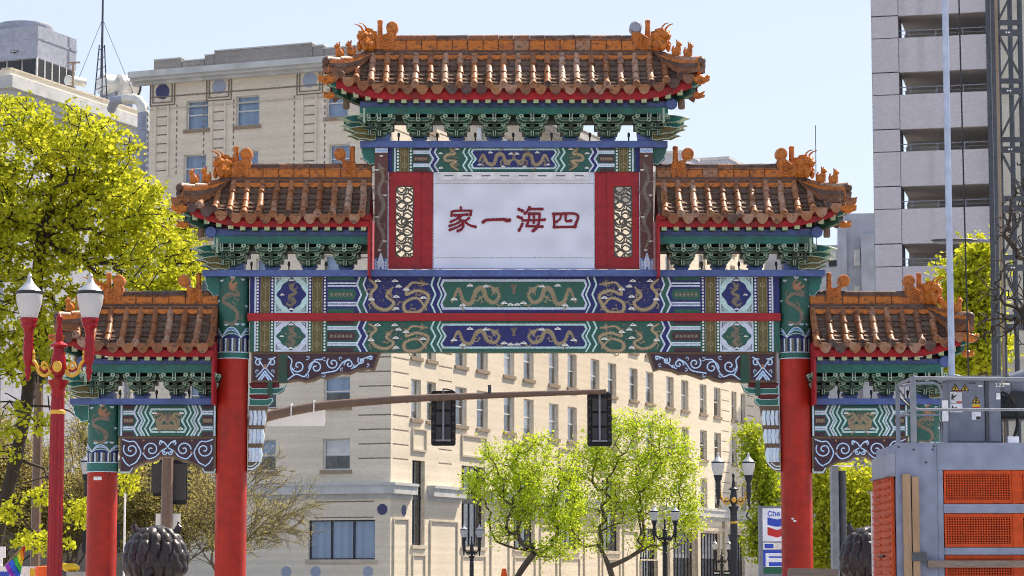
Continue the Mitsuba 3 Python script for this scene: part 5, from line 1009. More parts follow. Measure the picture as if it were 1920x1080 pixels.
def signal(parent, u, v0, v1, Y, w=.62, strap=True):
    c = P(u, (v0 + v1) / 2, Y + .12); zt, zb = ZV(v0, Y + .12), ZV(v1, Y + .12); s = part(parent, 'signal_head', MB().prism(sg.box(c[0] - w / 2 + .06, zb + .06, c[0] + w / 2 - .06, zt - .06).buffer(.06, quad_segs=3), Y + .10, Y + .125), 'signal_black')
    part(s, 'housing', MB().box(c[0] - .17, c[0] + .17, Y + .126, Y + .34, zb + .12, zt - .12), 'signal_black')
    for i in range(3): zc = zb + .12 + (zt - zb - .24) * (i + .5) / 3; part(s, 'section_back', MB().box(c[0] - .18, c[0] + .18, Y + .02, Y + .099, zc - .16, zc + .16), 'signal_rib'); part(s, 'visor', MB().lathe([(.15, 0), (.16, 0), (.16, .24), (.15, .24)], (c[0], Y + .36, zc), 16, 'y'), 'signal_black', 40)
    for x in (-.25, .25):
        for zc in np.linspace(zb + .15, zt - .15, 6): part(s, 'rib', MB().box(c[0] + x - .035, c[0] + x + .035, Y + .085, Y + .099, zc - .03, zc + .03), 'signal_rib')
    if strap:
        part(s, 'hanger', MB().box(c[0] - .022, c[0] + .022, Y - .09, Y - .06, zb + .13, zt + .04), 'galvanised_bar'); part(s, 'hanger_foot', MB().box(c[0] - .19, c[0] + .19, Y - .07, Y + .02, zb + .11, zb + .15), 'galvanised_bar'); part(s, 'hanger_top', MB().bar((c[0], Y - .08, zt + .04), (c[0] + .24, Y - .02, zt), .035), 'steel_dark')
    return s
signal(SG, 831.5, 733, 836, Ys + .16); signal(SG, 1124, 737, 837, Ys + .16)
signal(SG, 336, 862, 946, Ys + .2, .40, False); signal(SG, 298, 862, 930, Ys + .45, .30, False)
q = P(918, 735, Ys); part(SG, 'sensor', MB().box(q[0] - .04, q[0] + .04, Ys - .05, Ys + .05, q[2] - .02, ZV(722, Ys)), 'steel_dark')
b0, b1 = P(500, 799, Ys + .2), P(610, 768, Ys + .2); part(SG, 'street_name_plate', MB().box(b0[0], b1[0], Ys + .18, Ys + .2, b0[2], b1[2]), 'globe')
for u in (547, 589): x = P(u, 770, Ys)[0]; z = arm_z(x) if False else P(u, 771 if u < 560 else 764, Ys)[2]; part(SG, 'plate_clamp', MB().tube([(x, Ys - .15, z - .17), (x, Ys - .15, z + .16), (x, Ys + .16, z + .18)], .018, 6), 'white_metal')
for u0, u1 in ((291, 304), (322, 338)): a, b = P(u0, 991, Ys + .1), P(u1, 963, Ys + .1); part(SG, 'sign_back', MB().box(a[0], b[0], Ys + .17, Ys + .19, a[2], b[2]), 'white_metal')
k = thing('signal_pole', 'plain brown pole at lower left, under the maple leaves', 'pole'); p = P(67, 1000, 15.0); part(k, 'shaft', MB().tube([(p[0], 15, 0), (p[0], 15, 8.2)], [.125, .105], 8), 'pole_brown'); part(k, 'head', MB().box(p[0] - .18, p[0] + .18, 14.9, 15.2, 6.3, 7.4), 'signal_black')
solo('sign_post', MB().tube([(P(233.5, 1000, 8)[0], 8, 0), (P(233.5, 1000, 8)[0], 8, ZV(925, 8))], .022, 8), 'white_metal', 'thin white metal post just right of the left outer pillar', 'post')
# ------------------------------------------------------------------ guardian lions, seen from behind
import manifold3d as m3
def lion(u, label, seed, flip):
    k = thing('lion_statue', label, 'statue', None); Y = 1.5; c = P(u, 1040, Y); zt = ZV(984, Y); r = .60; hc = np.array([c[0], Y, zt - r - .02]); rn = np.random.default_rng(seed)
    def E(cc, rr): return m3.Manifold.sphere(1.0, 32).scale(tuple(rr)).translate(tuple(cc))
    H = lambda a, ra, b, rb: m3.Manifold.batch_hull([m3.Manifold.sphere(ra, 20).translate(tuple(a)), m3.Manifold.sphere(rb, 20).translate(tuple(b))])
    b = hc * [1, 1, 0] + [0, 0, 1.02]
    M_ = E(b + [0, .05, .42], (.42, .50, .50)) + E(b + [0, .30, .62], (.38, .34, .46)) + E(hc, (.50, .46, .52)) + E(hc + [0, .42, -.12], (.30, .24, .24)) + E(hc + [0, .55, -.02], (.14, .10, .09)) + E(hc + [0, .48, -.28], (.24, .2, .1))
    for s in (-1, 1):
        M_ = M_ + E(b + [s * .34, -.12, .20], (.20, .34, .30)) + H(b + [s * .24, .52, .62], .16, b + [s * .26, .62, .08], .12) + E(b + [s * .26, .68, .06], (.15, .20, .10)) + E(hc + [s * .18, .42, .14], (.07, .06, .07)) + E(b + [s * .40, .18, .08], (.13, .26, .10))
    me = M_.refine_to_length(.09).to_mesh(); t = trimesh.Trimesh(me.vert_properties[:, :3], me.tri_verts); trimesh.smoothing.filter_taubin(t, iterations=12)
    part(k, 'body', (np.array(t.vertices), np.array(t.faces)), 'bronze', True)
    rows_ = [(80, 5, .11), (62, 9, .125), (43, 13, .13), (23, 15, .135), (3, 16, .14), (-17, 16, .14), (-37, 14, .135), (-56, 10, .125)]
    for i, (la, n, s) in enumerate(rows_):
        for j in range(n):
            th = 2 * np.pi * (j + .5 * (i % 2)) / n; d = np.array([math.cos(math.radians(la)) * math.cos(th), math.cos(math.radians(la)) * math.sin(th), math.sin(math.radians(la))])
            if d[1] > .55 and la < 60: continue
            w = s * (1 + rn.normal(0, .05)); m = MB(); c_ = hc + d * np.array([.50, .47, .52]); tx = np.array([-d[1], d[0], 0]); tx /= np.linalg.norm(tx) + 1e-9; tz = np.cross(d, tx); A = np.column_stack([tx, d, tz])
            v, f = ICO[2]; v = v * [w * .86, w * .84, w * 1.12]; v = v + np.column_stack([np.zeros(len(v)), np.zeros(len(v)), -.35 * np.abs(v[:, 2]) * (v[:, 2] < 0)])
            ang = np.arctan2(v[:, 2], v[:, 0]); v = v * (1 + .05 * np.cos(3 * ang + 9 * np.hypot(v[:, 0], v[:, 2]) / w))[:, None]
            part(k, 'mane_curl', (v @ A.T + c_, f), 'bronze', True)
    for s in (-1, 1): part(k, 'ear', MB().tube([hc + [s * .34, .08, .44], hc + [s * .42, .06, .60], hc + [s * .39, .05, .68]], [.09, .06, .015], 8), 'bronze', 40)
    part(k, 'tail', MB().tube(smooth_line([b + [0, -.42, .1], b + [0, -.58, .35], b + [flip * .1, -.55, .65], b + [0, -.50, .85]]), np.linspace(.09, .06, 25), 8), 'bronze', 40)
    pd = thing('lion_pedestal', f'stone pedestal under the {"left" if flip < 0 else "right"} lion statue', 'pedestal', None); z0 = 1.02
    for x, y0, y1, a, e in ((.62, -.75, .95, .0, .35), (.52, -.65, .85, .35, .85), (.60, -.72, .92, .85, z0 + .02)): part(pd, 'block', MB().box(c[0] - x, c[0] + x, Y + y0, Y + y1, a + .13, e if e > 1 else e + .13), 'stone')
lion(292, 'dark bronze lion statue seen from behind between the two left pillars', 1, -1); lion(1636, 'dark bronze lion statue seen from behind, half hidden by the hoist enclosure', 2, 1)
# ------------------------------------------------------------------ construction hoist: base enclosure, mast, cabinet platform
HO = thing('hoist_enclosure', 'galvanised hoist base enclosure with orange mesh panels at lower right', 'hoist enclosure'); Yh = -8.0
X = lambda u, Y=Yh: P(u, 900, Y)[0]; Z = lambda v, Y=Yh: ZV(v, Y); xr = X(2120)
def hb(nm, u0, u1, v0, v1, y0, y1, m, par=HO, **k): return part(par, nm, MB().box(X(u0), X(u1), Yh + y0, Yh + y1, max(.13, Z(v1)), Z(v0)), m, **k)
hb('side_sheet', 1680, 1757, 830, 1420, 0, .08, 'galvanised'); hb('top_sheet', 1757.6, 2120, 830, 881, .002, .08, 'galvanised'); hb('post', 1757.6, 1768, 881.5, 1420, .004, .1, 'galvanised')
for v0, v1 in ((945, 962), (1027, 1040), (1107, 1120), (1190, 1203)): hb('rail', 1768.4, 2120, v0, v1, -.01, .1, 'galvanised')
for i, (v0, v1) in enumerate(((882, 944), (963, 1026), (1041, 1106), (1121, 1189))):
    for u0, u1 in ((1770, 1897), (1913, 2040)):
        pn = hb('mesh_panel', u0, u1, v0, v1, .09, .11, 'mesh_dark'); m = MB(); x0, x1, z0, z1 = X(u0) + .02, X(u1) - .02, Z(v1) + .03, Z(v0) - .03
        for x in np.linspace(x0, x1, 26): m.box(x - .008, x + .008, Yh + .03, Yh + .045, z0, z1)
        for z in np.linspace(z0, z1, 13): m.box(x0, x1, Yh + .022, Yh + .036, z - .007, z + .007)
        part(pn, 'mesh', m, 'mesh_orange', stuff=True)
        fr = MB(); [fr.box(*b) for b in ((X(u0), X(u1), Yh + .01, Yh + .06, Z(v0) - .05, Z(v0)), (X(u0), X(u1), Yh + .01, Yh + .06, Z(v1), Z(v1) + .05), (X(u0), X(u0) + .03, Yh + .012, Yh + .058, Z(v1) + .05, Z(v0) - .05), (X(u1) - .03, X(u1), Yh + .012, Yh + .058, Z(v1) + .05, Z(v0) - .05))]; part(pn, 'frame', fr, 'mesh_orange')
    hb('panel_post', 1897.5, 1912.5, v0, v1, .0, .09, 'mesh_orange')
part(HO, 'body', MB().box(X(1681), xr, Yh + .12, Yh + 2.1, .13, Z(832)), 'galvanised')
for u, v in ((1686, 838), (1752, 837), (1750, 843), (1714, 843), (1737, 867)): part(HO, 'bolt', MB().lathe([(0, -.012), (.014, -.012), (.016, 0)], (X(u), Yh, Z(v)), 10, 'y'), 'dark_metal')
hb('timber_rail', 1735, 2120, 1051, 1064, -.10, -.02, 'wood_grey')
for u0, u1, v in ((1691, 1705.5, 889), (1708, 1721, 894)):
    k = solo('timber_plank', MB().box(X(u0), X(u1), Yh - .09, Yh - .02, .13, Z(v)), 'wood_plank', 'upright brown timber plank, ' + ('left' if u0 < 1700 else 'right') + ' of the pair on the hoist enclosure', 'plank', 'timber planks on the hoist enclosure')
hb('clamp', 1705.6, 1733, 1036, 1052, -.11, -.01, 'steel_dark')
# the side door with orange louvres and the box above it, on the enclosure's left flank
xs0 = X(1680); Yd = Yh + 2.0
dr0 = MB(); dv = part(HO, 'side_door', MB().box(xs0 - .06, xs0 - .012, Yh + .10, Yd, .2, Z(889)), 'mesh_orange')
for i in range(26): z = Z(893) - .05 - i * .105; [part(dv, 'louvre', MB().obox((xs0 - .07, (a + b) / 2, z), [[.8, 0, -.6], [0, 1, 0], [.6, 0, .8]], [.03, (b - a) / 2, .008]), 'mesh_orange') for a, b in ((Yh + .2, Yh + .95), (Yh + 1.12, Yd - .1)) if z > .4]
part(HO, 'door_bolt', MB().box(xs0 - .10, xs0 - .062, Yh + .8, Yh + 1.3, Z(1044), Z(1040)), 'dark_metal')
part(HO, 'limit_box', MB().box(xs0 - .075, xs0 - .002, Yh + .02, Yh + 2.0, Z(888), Z(850)), 'duct_grey'); part(HO, 'limit_box_base', MB().box(xs0 - .10, xs0 - .002, Yh + .0, Yh + 2.02, Z(893), Z(888) - .002), 'galvanised_bar')
fd = part(HO, 'gate_frame', MB().box(X(1633, Yd), X(1648, Yd), Yd - .02, Yd + .05, .13, Z(923, Yd)), 'white_metal'); part(fd, 'gate_opening', MB().box(X(1637, Yd), X(1645, Yd), Yd - .03, Yd - .021, Z(1042, Yd), Z(948, Yd)), 'frame_black')
# railing and cabinets on top
HP = thing('hoist_cabinet', 'grey electrical cabinet with yellow warning triangles on top of the hoist enclosure', 'cabinet'); zt = Z(830) + .002; Yk = Yh + .9
XK = lambda u: P(u, 770, Yk)[0]; ZK = lambda v: ZV(v, Yk)
part(HP, 'door', bevel(sg.box(XK(1778), ZK(828), XK(1847), ZK(713)), Yk, Yk + .5, .012), 'cabinet_grey'); part(HP, 'side_cabinet', bevel(sg.box(XK(1853.5), ZK(828), XK(1877), ZK(714)), Yk + .01, Yk + .5, .01), 'cabinet_grey')
part(HP, 'post', MB().box(XK(1847.6), XK(1853), Yk - .02, Yk + .5, zt, ZK(706)), 'steel_dark'); part(HP, 'lid', MB().box(XK(1772), XK(1879), Yk - .06, Yk + .55, ZK(712.5), ZK(705)), 'galvanised_bar'); part(HP, 'side_box', MB().box(XK(1766), XK(1777), Yk - .05, Yk + .1, ZK(790), ZK(751)), 'white_metal')
def tri(u, v, s): return sg.Polygon([(XK(u - s), ZK(v)), (XK(u + s), ZK(v)), (XK(u), ZK(v - s * 1.75))])
for u, v, s in ((1792, 733, 8.2), (1810, 733, 8.2), (1830.5, 756, 8.2)):
    t = tri(u, v, s); w = part(HP, 'warning_triangle', MB().prism(t, Yk - .003, Yk - .0005), 'black_paint'); part(w, 'yellow_field', MB().prism(t.buffer(-.012), Yk - .006, Yk - .0035), 'yellow_paint'); part(w, 'symbol', MB().prism(sg.LineString([(XK(u) - .012, ZK(v - 2)), (XK(u) + .012, ZK(v - 5)), (XK(u) - .008, ZK(v - 5.6)), (XK(u) + .006, ZK(v - 9))]).buffer(.008), Yk - .0085, Yk - .0065), 'black_paint')
for u0, u1, v0, v1, m in ((1782, 1804, 735, 756, 'blind'), (1782, 1804.5, 757, 773, 'rail_white'), (1822, 1839, 772, 787, 'rail_white'), (1868, 1876, 737, 749, 'rail_white'), (1835, 1843, 722, 725, 'white_paint'), (1823, 1838, 757.5, 763, 'yellow_paint'), (1824, 1837, 763.5, 767, 'red_print'), (1818, 1831, 717, 720, 'steel_dark'), (1794, 1804.8, 733.8, 735.5, 'red_print'), (1794, 1804, 752.5, 755.5, 'red_print')):
    d = .003 if v0 not in (752.5,) else .006; part(HP, 'label_plate', MB().box(XK(u0), XK(u1), Yk - d, Yk - .0004, ZK(v1), ZK(v0)), m)
part(HP, 'label_print', MB().box(XK(1830), XK(1838.5), Yk - .006, Yk - .0035, ZK(786.5), ZK(781)), 'black_paint')
for a in (740, 762): part(HP, 'label_figure', MB().prism(shapely.union_all([sg.LineString([(XK(1785), ZK(a + 8)), (XK(1786), ZK(a)), (XK(1788), ZK(a + 5)), (XK(1793), ZK(a + 2))]).buffer(.010), sg.LineString([(XK(1785), ZK(a + 8)), (XK(1788), ZK(a + 8))]).buffer(.010)]), Yk - .006, Yk - .0035), 'black_paint')
tm = meshkit.text_mesh('121', .055, .003, True); v = np.array(tm.vertices); part(HP, 'number', (np.column_stack([v[:, 0] + XK(1866.5), Yk + .008 - v[:, 2], v[:, 1] + ZK(725)]), np.array(tm.faces)), 'white_paint')
RL = thing('hoist_railing', 'grey tubular guard railing around the top of the hoist enclosure', 'railing')
def rb(nm, pts, r, m='galvanised_bar'): part(RL, nm, MB().tube([P(u, v, Yh + y) for u, v, y in pts], r, 8), m, 40)
for u, v0, w in ((1684, 722, .03), (1713, 707, .042)): a = P(u, 800, Yh + (.02 if u > 1700 else 1.0)); part(RL, 'post', MB().box(a[0] - w, a[0] + w, a[1] - .03, a[1] + .03, zt, ZV(v0, a[1])), 'galvanised_bar')
rb('top_rail', [(1684, 722, 1.0), (1713, 707, .02), (1716, 709, .02), (2100, 713, .02)], .026); rb('mid_rail', [(1684, 782, 1.0), (1713, 766, .02), (1716, 768, .02), (2100, 768, .02)], .022)
rb('gate_loop', [(1690, 724, .9), (1715, 719, .9), (1750, 718, .9), (1760, 722, .9), (1765, 735, .9), (1766, 829, .9)], .022); rb('brace', [(1686, 730, 1.0), (1711, 765, .05)], .014, 'dark_metal'); rb('brace', [(1688, 746, 1.0), (1712, 768, .9)], .014, 'dark_metal'); rb('gate_bar', [(1690, 779, .9), (1764, 778, .9)], .016); rb('post', [(1772, 790, .8), (1773, 829, .8)], .02)
MO = thing('hoist_motor', 'dark hoist drive unit with hoses beside the cabinet at the right edge', 'motor'); part(MO, 'gear_case', bevel(sg.box(X(1884), Z(826), X(1912), Z(778)), Yh + 1.2, Yh + 1.7, .03), 'signal_rib'); part(MO, 'housing', bevel(sg.box(X(1878), Z(776), X(1990), Z(722)), Yh + 1.3, Yh + 1.9, .05), 'dark_metal'); part(MO, 'coupling', MB().tube([P(1880, 730, Yh + 1.2), P(1892, 730, Yh + 1.2)], .10, 12), 'cabinet_grey', 40)
part(MO, 'hood', MB().tube([P(1893, 722, Yh + 1.5), P(1940, 716, Yh + 1.5)], [.16, .26], 14), 'cabinet_grey', 40)
for i in range(3): part(MO, 'hose', MB().tube(smooth_line([P(1879, 735 + 8 * i, Yh + 1.1), P(1895, 745 + 7 * i, Yh + 1.05), P(1906, 770 + 4 * i, Yh + 1.1), P(1908 - i, 800, Yh + 1.1), P(1900, 822, Yh + 1.1)]), .018, 6), 'rubber', 40)
part(MO, 'frame', MB().box(X(1878), X(2000), Yh + 1.0, Yh + 2.0, zt, Z(824)), 'steel_dark'); part(MO, 'junction_box', MB().box(X(1914), X(1935), Yh + .9, Yh + 1.1, Z(829), Z(812)), 'white_metal')
MA = thing('hoist_mast', 'dark steel lattice hoist mast with cross bracing at the right edge', 'mast'); Ym = -5.6; XM = lambda u: P(u, 350, Ym)[0]; zm = 15.0
for u, y in ((1877, 0), (1919, 0), (1877, .8), (1919, .8)): part(MA, 'leg', MB().tube([(XM(u), Ym + y, .13), (XM(u), Ym + y, zm)], .042, 8), 'steel_dark', 40)
zs_ = np.arange(ZV(620, Ym), zm, .94)
for i, z in enumerate(zs_):
    for y in (-.045,):
        part(MA, 'crossbar', MB().box(XM(1877), XM(1919), Ym + y - .01, Ym + y + .04, z, z + .10), 'steel_dark'); part(MA, 'crossbar', MB().box(XM(1877), XM(1919), Ym + y - .01, Ym + y + .04, z + .17, z + .25), 'steel_dark')
        a, b = (XM(1879), XM(1917)) if i % 2 else (XM(1917), XM(1879)); part(MA, 'brace', MB().bar((a, Ym + y, z + .27), (b, Ym + y, z + .92), .035), 'steel_dark'); part(MA, 'brace', MB().bar((b, Ym + y + .03, z + .27), (a, Ym + y + .03, z + .92), .03), 'steel_dark') if i % 3 == 1 else None
    for u in (1892, 1897): part(MA, 'bolt', MB().lathe([(0, -.06), (.014, -.06), (.014, -.03)], (XM(u), Ym, z + .05), 8, 'y'), 'white_metal')
part(MA, 'cable_guide', MB().tube([(XM(1868), Ym - .3, .13), (XM(1868), Ym - .3, zm)], .026, 6), 'sill_brown'); 
solo('tall_pole', MB().tube([P(1787, 829, -7.0), P(1771, -40, -7.0)], [.05, .048], 14), 'pole_blue', 'tall pale blue grey pole rising past the garage', 'pole', None, 40)
solo('hoist_cable', MB().tube([P(1816, 712, -6.8), P(1812, 540, -6.8), P(1797, -40, -6.8)], .013, 6), 'dark_metal', 'thin dark hoist cable hanging right of the tall pale pole', 'cable')
SL = thing('street_light', 'grey cobra head street light whose long arm reaches left past the garage', 'street light'); Yl = 14.0; a = P(1864, 700, Yl); part(SL, 'pole', MB().tube([(a[0], Yl, 0), (P(1860, 0, Yl)[0], Yl, ZV(-60, Yl))], [.13, .09], 12), 'steel_dark', 40)
part(SL, 'arm', MB().tube([P(1862, 452, Yl), P(1830, 451, Yl), P(1815, 452, Yl)], .045, 8), 'galvanised_bar', 40); lv = MB(); c = P(1780, 452, Yl); lv.ball(c + [.12, 0, .02], (.56, .18, .055), 2); part(SL, 'luminaire', lv, 'steel_dark', True); part(SL, 'lens', MB().ball(c + [-.04, 0, -.02], (.36, .13, .05), 2), 'cabinet_grey', True)
# ------------------------------------------------------------------ small things at the foot of the picture
SB = thing('sign_board', 'tall blue and white advertising sign board beside the right inner pillar', 'sign'); Yb = 16.0; XB = lambda u: P(u, 1000, Yb)[0]; ZB = lambda v: ZV(v, Yb)
part(SB, 'cabinet', MB().box(XB(1424), XB(1478), Yb, Yb + .35, 0.13, ZB(949)), 'cabinet_grey')
def bp(n_, u0, u1, v0, v1, m, l=1): part(SB, n_, MB().box(XB(u0), XB(u1), Yb - .005 * l, Yb - .005 * l + .0045, ZB(v1), ZB(v0)), m)
bp('face', 1430, 1476, 953, 1015, 'sign_white'); bp('price_panel', 1430.5, 1476, 1017.5, 1030, 'rail_white'); bp('lower_face', 1430.5, 1476, 1031.5, 1062, 'blue_print'); bp('lower_print', 1435, 1476, 1037, 1063, 'sign_white', 2); bp('lower_print', 1441, 1476, 1054, 1061.5, 'blue_print', 3); bp('lower_print', 1441, 1470, 1043, 1046, 'blue_print', 3); bp('green_band', 1430.5, 1476, 1063.5, 1076, 'green_print'); bp('price_print', 1433, 1450, 1020, 1028, 'blue_print', 2)
tm = meshkit.text_mesh('Che', .125, .004, True); v = np.array(tm.vertices); part(SB, 'lettering', (np.column_stack([v[:, 0] * .95 + XB(1439), Yb - .0055 - v[:, 2], v[:, 1] + ZB(968)]), np.array(tm.faces)), 'blue_print')
for pts, m in (([(1439, 970), (1457, 974), (1476, 970), (1476, 984), (1457, 988), (1439, 984)], 'blue_print'), ([(1439, 988), (1457, 994), (1476, 988), (1476, 1002), (1457, 1008), (1439, 1003)], 'red_print')): part(SB, 'emblem', MB().prism(sg.Polygon([(XB(u), ZB(v)) for u, v in pts]), Yb - .010, Yb - .0055), m)
FL_ = thing('rainbow_flag', 'rainbow striped flag on a slanting stick at the lower left corner', 'flag'); Yf = -2.0; PF = lambda u, v: P(u, v, Yf)
part(FL_, 'stick', MB().tube([PF(8, 1062), PF(46, 1022)], .012, 6), 'wood_plank')
band = [((46, 1023), (47, 1037)), ((41, 1028), (46, 1047)), ((36, 1034), (43, 1052)), ((30, 1042), (40, 1062)), ((24, 1048), (38, 1075)), ((16, 1054), (32, 1088)), ((10, 1061), (24, 1092))]
for i in range(6):
    n = 7; V = []
    for (a, b), o in ((band[i], 0), (band[i + 1], 0)):
        for t in np.linspace(0, 1, n): q = PF(a[0] + (b[0] - a[0]) * t, a[1] + (b[1] - a[1]) * t); V.append(q + [0, .05 * math.sin(t * 5 + i * .8), 0])
    j = np.arange(n - 1); V = np.array(V); m = MB().add(V, np.stack([j, j + 1, n + j + 1, n + j], 1)).add(V + [0, .004, 0], np.stack([j, j + 1, n + j + 1, n + j], 1)); part(FL_, 'stripe', m, f'flag_{i}')
k = thing('work_barrier', 'grey concrete barrier at the lower left, behind the red street lamp', 'barrier'); a, b = P(116, 1072, 10), P(168, 1072, 10); part(k, 'wall', MB().prism(sg.Polygon([(a[0], .13), (b[0] + .3, .13), (b[0] + .3, a[2]), (a[0] + .1, a[2])]), 10, 10.4), 'stone'); 
k = thing('yellow_sack', 'bright yellow bag lying on the grey concrete barrier', 'bag'); c = P(133, 1064, 10.2); part(k, 'body', MB().ball(c + [0, 0, -.01], (.19, .16, .10), 2).ball(c + [-.12, 0, .02], (.10, .1, .08), 1), 'yellow_paint', True)
k = thing('stall_crate', 'white crate with blue sides behind the rainbow flag', 'crate'); c = P(45, 1062, 4); part(k, 'box', MB().box(c[0] - .55, c[0] + .30, 4, 4.6, .13, c[2]), 'white_paint'); part(k, 'blue_panel', MB().box(c[0] - .5, c[0] - .28, 3.99, 3.998, .4, c[2] - .10), 'blue_print'); part(k, 'yellow_side', MB().box(c[0] + .12, c[0] + .295, 3.985, 3.998, .3, c[2] - .04), 'yellow_paint')
solo('white_notice', MB().box(P(-8, 1030, 4)[0], P(10, 1030, 4)[0], 4.0, 4.03, ZV(1046, 4), ZV(1025, 4)).box(P(2, 1030, 4)[0] - .02, P(2, 1030, 4)[0] + .02, 4.03, 4.06, .13, ZV(1027, 4)), 'white_metal', 'white notice plate on a stake at the left edge of the picture', 'notice')
k = thing('traffic_drum', 'orange traffic drum just left of the red street lamp', 'drum'); c = P(88, 1070, 3); part(k, 'drum', MB().lathe([(.30, .13), (.29, .5), (.27, .51), (.25, 1.0), (.23, 1.01), (.22, ZV(1063, 3)), (.1, ZV(1061, 3))], (c[0], 3, 0), 20), 'orange_vinyl', 30); part(k, 'band', MB().lathe([(.30, .62), (.30, .78)], (c[0], 3, 0), 20), 'white_paint', True)
k = thing('work_sign', 'bright orange traffic sign panel at the foot of the left street tree', 'sign'); c = P(946, 1075, 40); part(k, 'panel', MB().prism(sg.Polygon([(c[0] - .42, .1), (c[0] + .40, .1), (c[0] + .05, ZV(1066, 40)), (c[0] - .08, ZV(1066, 40))]), 40, 40.05), 'orange_vinyl'); part(k, 'foot', MB().box(c[0] - .4, c[0] + .4, 39.8, 40.3, 0, .09), 'rubber')
solo('timber_board', MB().prism(sg.Polygon([(P(1474, 1070, -7)[0], ZV(1130, -7)), (P(1477, 1070, -7)[0], ZV(1068, -7)), (P(1482, 1066, -7)[0], ZV(1065, -7)), (P(1572, 1066, -7)[0], ZV(1067, -7)), (P(1572, 1066, -7)[0], ZV(1130, -7))]), -7.0, -6.95), 'wood_grey', 'weathered grey timber hoarding board at the foot of the right inner pillar', 'board')
for u in (1490, 1560): solo('hoarding_stake', MB().box(P(u, 1080, -6.9)[0] - .04, P(u, 1080, -6.9)[0] + .04, -6.94, -6.86, .13, ZV(1075, -7)), 'wood_grey', ('left' if u < 1500 else 'right') + ' stake holding up the grey timber hoarding board', 'stake', 'stakes of the hoarding board')
k = thing('steel_column', 'grey steel column with a dark cap behind the right lion statue', 'column'); a, b = P(1561, 950, 6), P(1573, 950, 6); part(k, 'face', MB().box(a[0], b[0], 6, 6.4, .1, ZV(874, 6)), 'galvanised_bar'); part(k, 'pipe', MB().tube([(b[0] + .09, 6.2, .1), (b[0] + .09, 6.2, ZV(882, 6))], .085, 12), 'steel_dark', 40); part(k, 'cap', MB().box(a[0], b[0] + .3, 5.98, 6.42, ZV(874, 6) + .002, ZV(872, 6)), 'white_metal')
# ================================================================== trees
def grow(root, targets, rng, step=.45, up=.15, wander=.10):
    """a branching skeleton: every target is joined to the nearest branch; returns the nodes, their parents and how many tips hang on each"""
    N = [np.array(q, float) for q in root]; par = [-1] + list(range(len(root) - 1)); first = max(1, int(len(root) * .45))
    nodes = np.zeros((len(targets) * 14 + 300, 3)); nodes[:len(N)] = N; n = len(N); par = par + [0] * (len(nodes) - n); tips = []; depth = np.zeros(len(nodes)); depth[:n] = np.arange(n) * .0
    order = np.argsort(np.linalg.norm(targets - root[-1], axis=1) * (1 + .25 * rng.random(len(targets))))
    for t in targets[order]:
        d = t - nodes[first:n]; L = np.linalg.norm(d, axis=1); cost = L * (1 + up * np.maximum(0, -d[:, 2] / (L + 1e-6)) * 4) + .12 * depth[first:n]
        i = int(np.argmin(cost)) + first; a = nodes[i]; d = t - a; L = np.linalg.norm(d); k = max(1, int(L / step)); last = i
        side = rng.normal(0, 1, 3) * wander * L; 
        for j in range(1, k + 1):
            f = j / k; q = a + d * f + side * f * (1 - f) * 2 + [0, 0, -up * L * f * (1 - f) * .6]
            if n >= len(nodes): break
            nodes[n] = q; par[n] = last; depth[n] = depth[last] + L / k; last = n; n += 1
        tips.append(last)
    nodes, par = nodes[:n], np.array(par[:n]); w = np.zeros(n); w[tips] = 1
    for i in range(n - 1, 0, -1): w[par[i]] += w[i]
    return nodes, par, w, np.array(tips), order[:len(tips)]
def limbs(nodes, par, w, rt, rmin, ex=.5, sides=6, sel=None):
    r = np.maximum(rmin, rt * (w / w.max()) ** ex); i = np.arange(1, len(nodes)); i = i if sel is None else i[sel[1:]]; a, b = nodes[par[i]], nodes[i]; ra, rb = np.minimum(r[par[i]], r[i] * 1.35), r[i]
    d = b - a; L = np.linalg.norm(d, axis=1, keepdims=True); d = d / (L + 1e-9); ref = np.where(np.abs(d[:, 2:]) < .9, [[0, 0, 1.0]], [[1.0, 0, 0]]); x = np.cross(d, ref); x /= np.linalg.norm(x, axis=1, keepdims=True); y = np.cross(d, x); th = np.arange(sides) * 2 * np.pi / sides
    ring = np.cos(th)[None, :, None] * x[:, None] + np.sin(th)[None, :, None] * y[:, None]; V = np.concatenate([a[:, None] + ring * ra[:, None, None], (b + d * .25 * rb[:, None])[:, None] + ring * rb[:, None, None]], 1)
    j = np.arange(sides); q = np.stack([j, (j + 1) % sides, sides + (j + 1) % sides, sides + j], 1); Q = (q[None] + (np.arange(len(i)) * 2 * sides)[:, None, None]).reshape(-1, 4); return V.reshape(-1, 3), np.vstack([Q[:, [0, 1, 2]], Q[:, [0, 2, 3]]])
def leaves(c, rng, size, droop=.3, aspect=.75):
    """leaf blades at the points c: four-cornered blades folded a little along the midrib"""
    n = len(c); d = rng.normal(0, 1, (n, 3)); d[:, 2] = d[:, 2] * .6 - droop; d /= np.linalg.norm(d, axis=1, keepdims=True); s = np.cross(d, rng.normal(0, 1, (n, 3))); s /= np.linalg.norm(s, axis=1, keepdims=True); nn = np.cross(d, s); L = size * rng.uniform(.6, 1.3, (n, 1)); W_ = L * aspect * .5
    V = np.stack([c, c + d * L * .5 + s * W_ + nn * L * .12, c + d * L, c + d * L * .5 - s * W_ + nn * L * .12], 1); k = np.arange(n)[:, None] * 4; return V.reshape(-1, 3), np.vstack([k + [0, 1, 2], k + [0, 2, 3]])
def clumps(tips, rng, per, spread, flat=.8): return (tips[:, None] + rng.normal(0, 1, (len(tips), per, 3)) * spread * [1, 1, flat]).reshape(-1, 3)
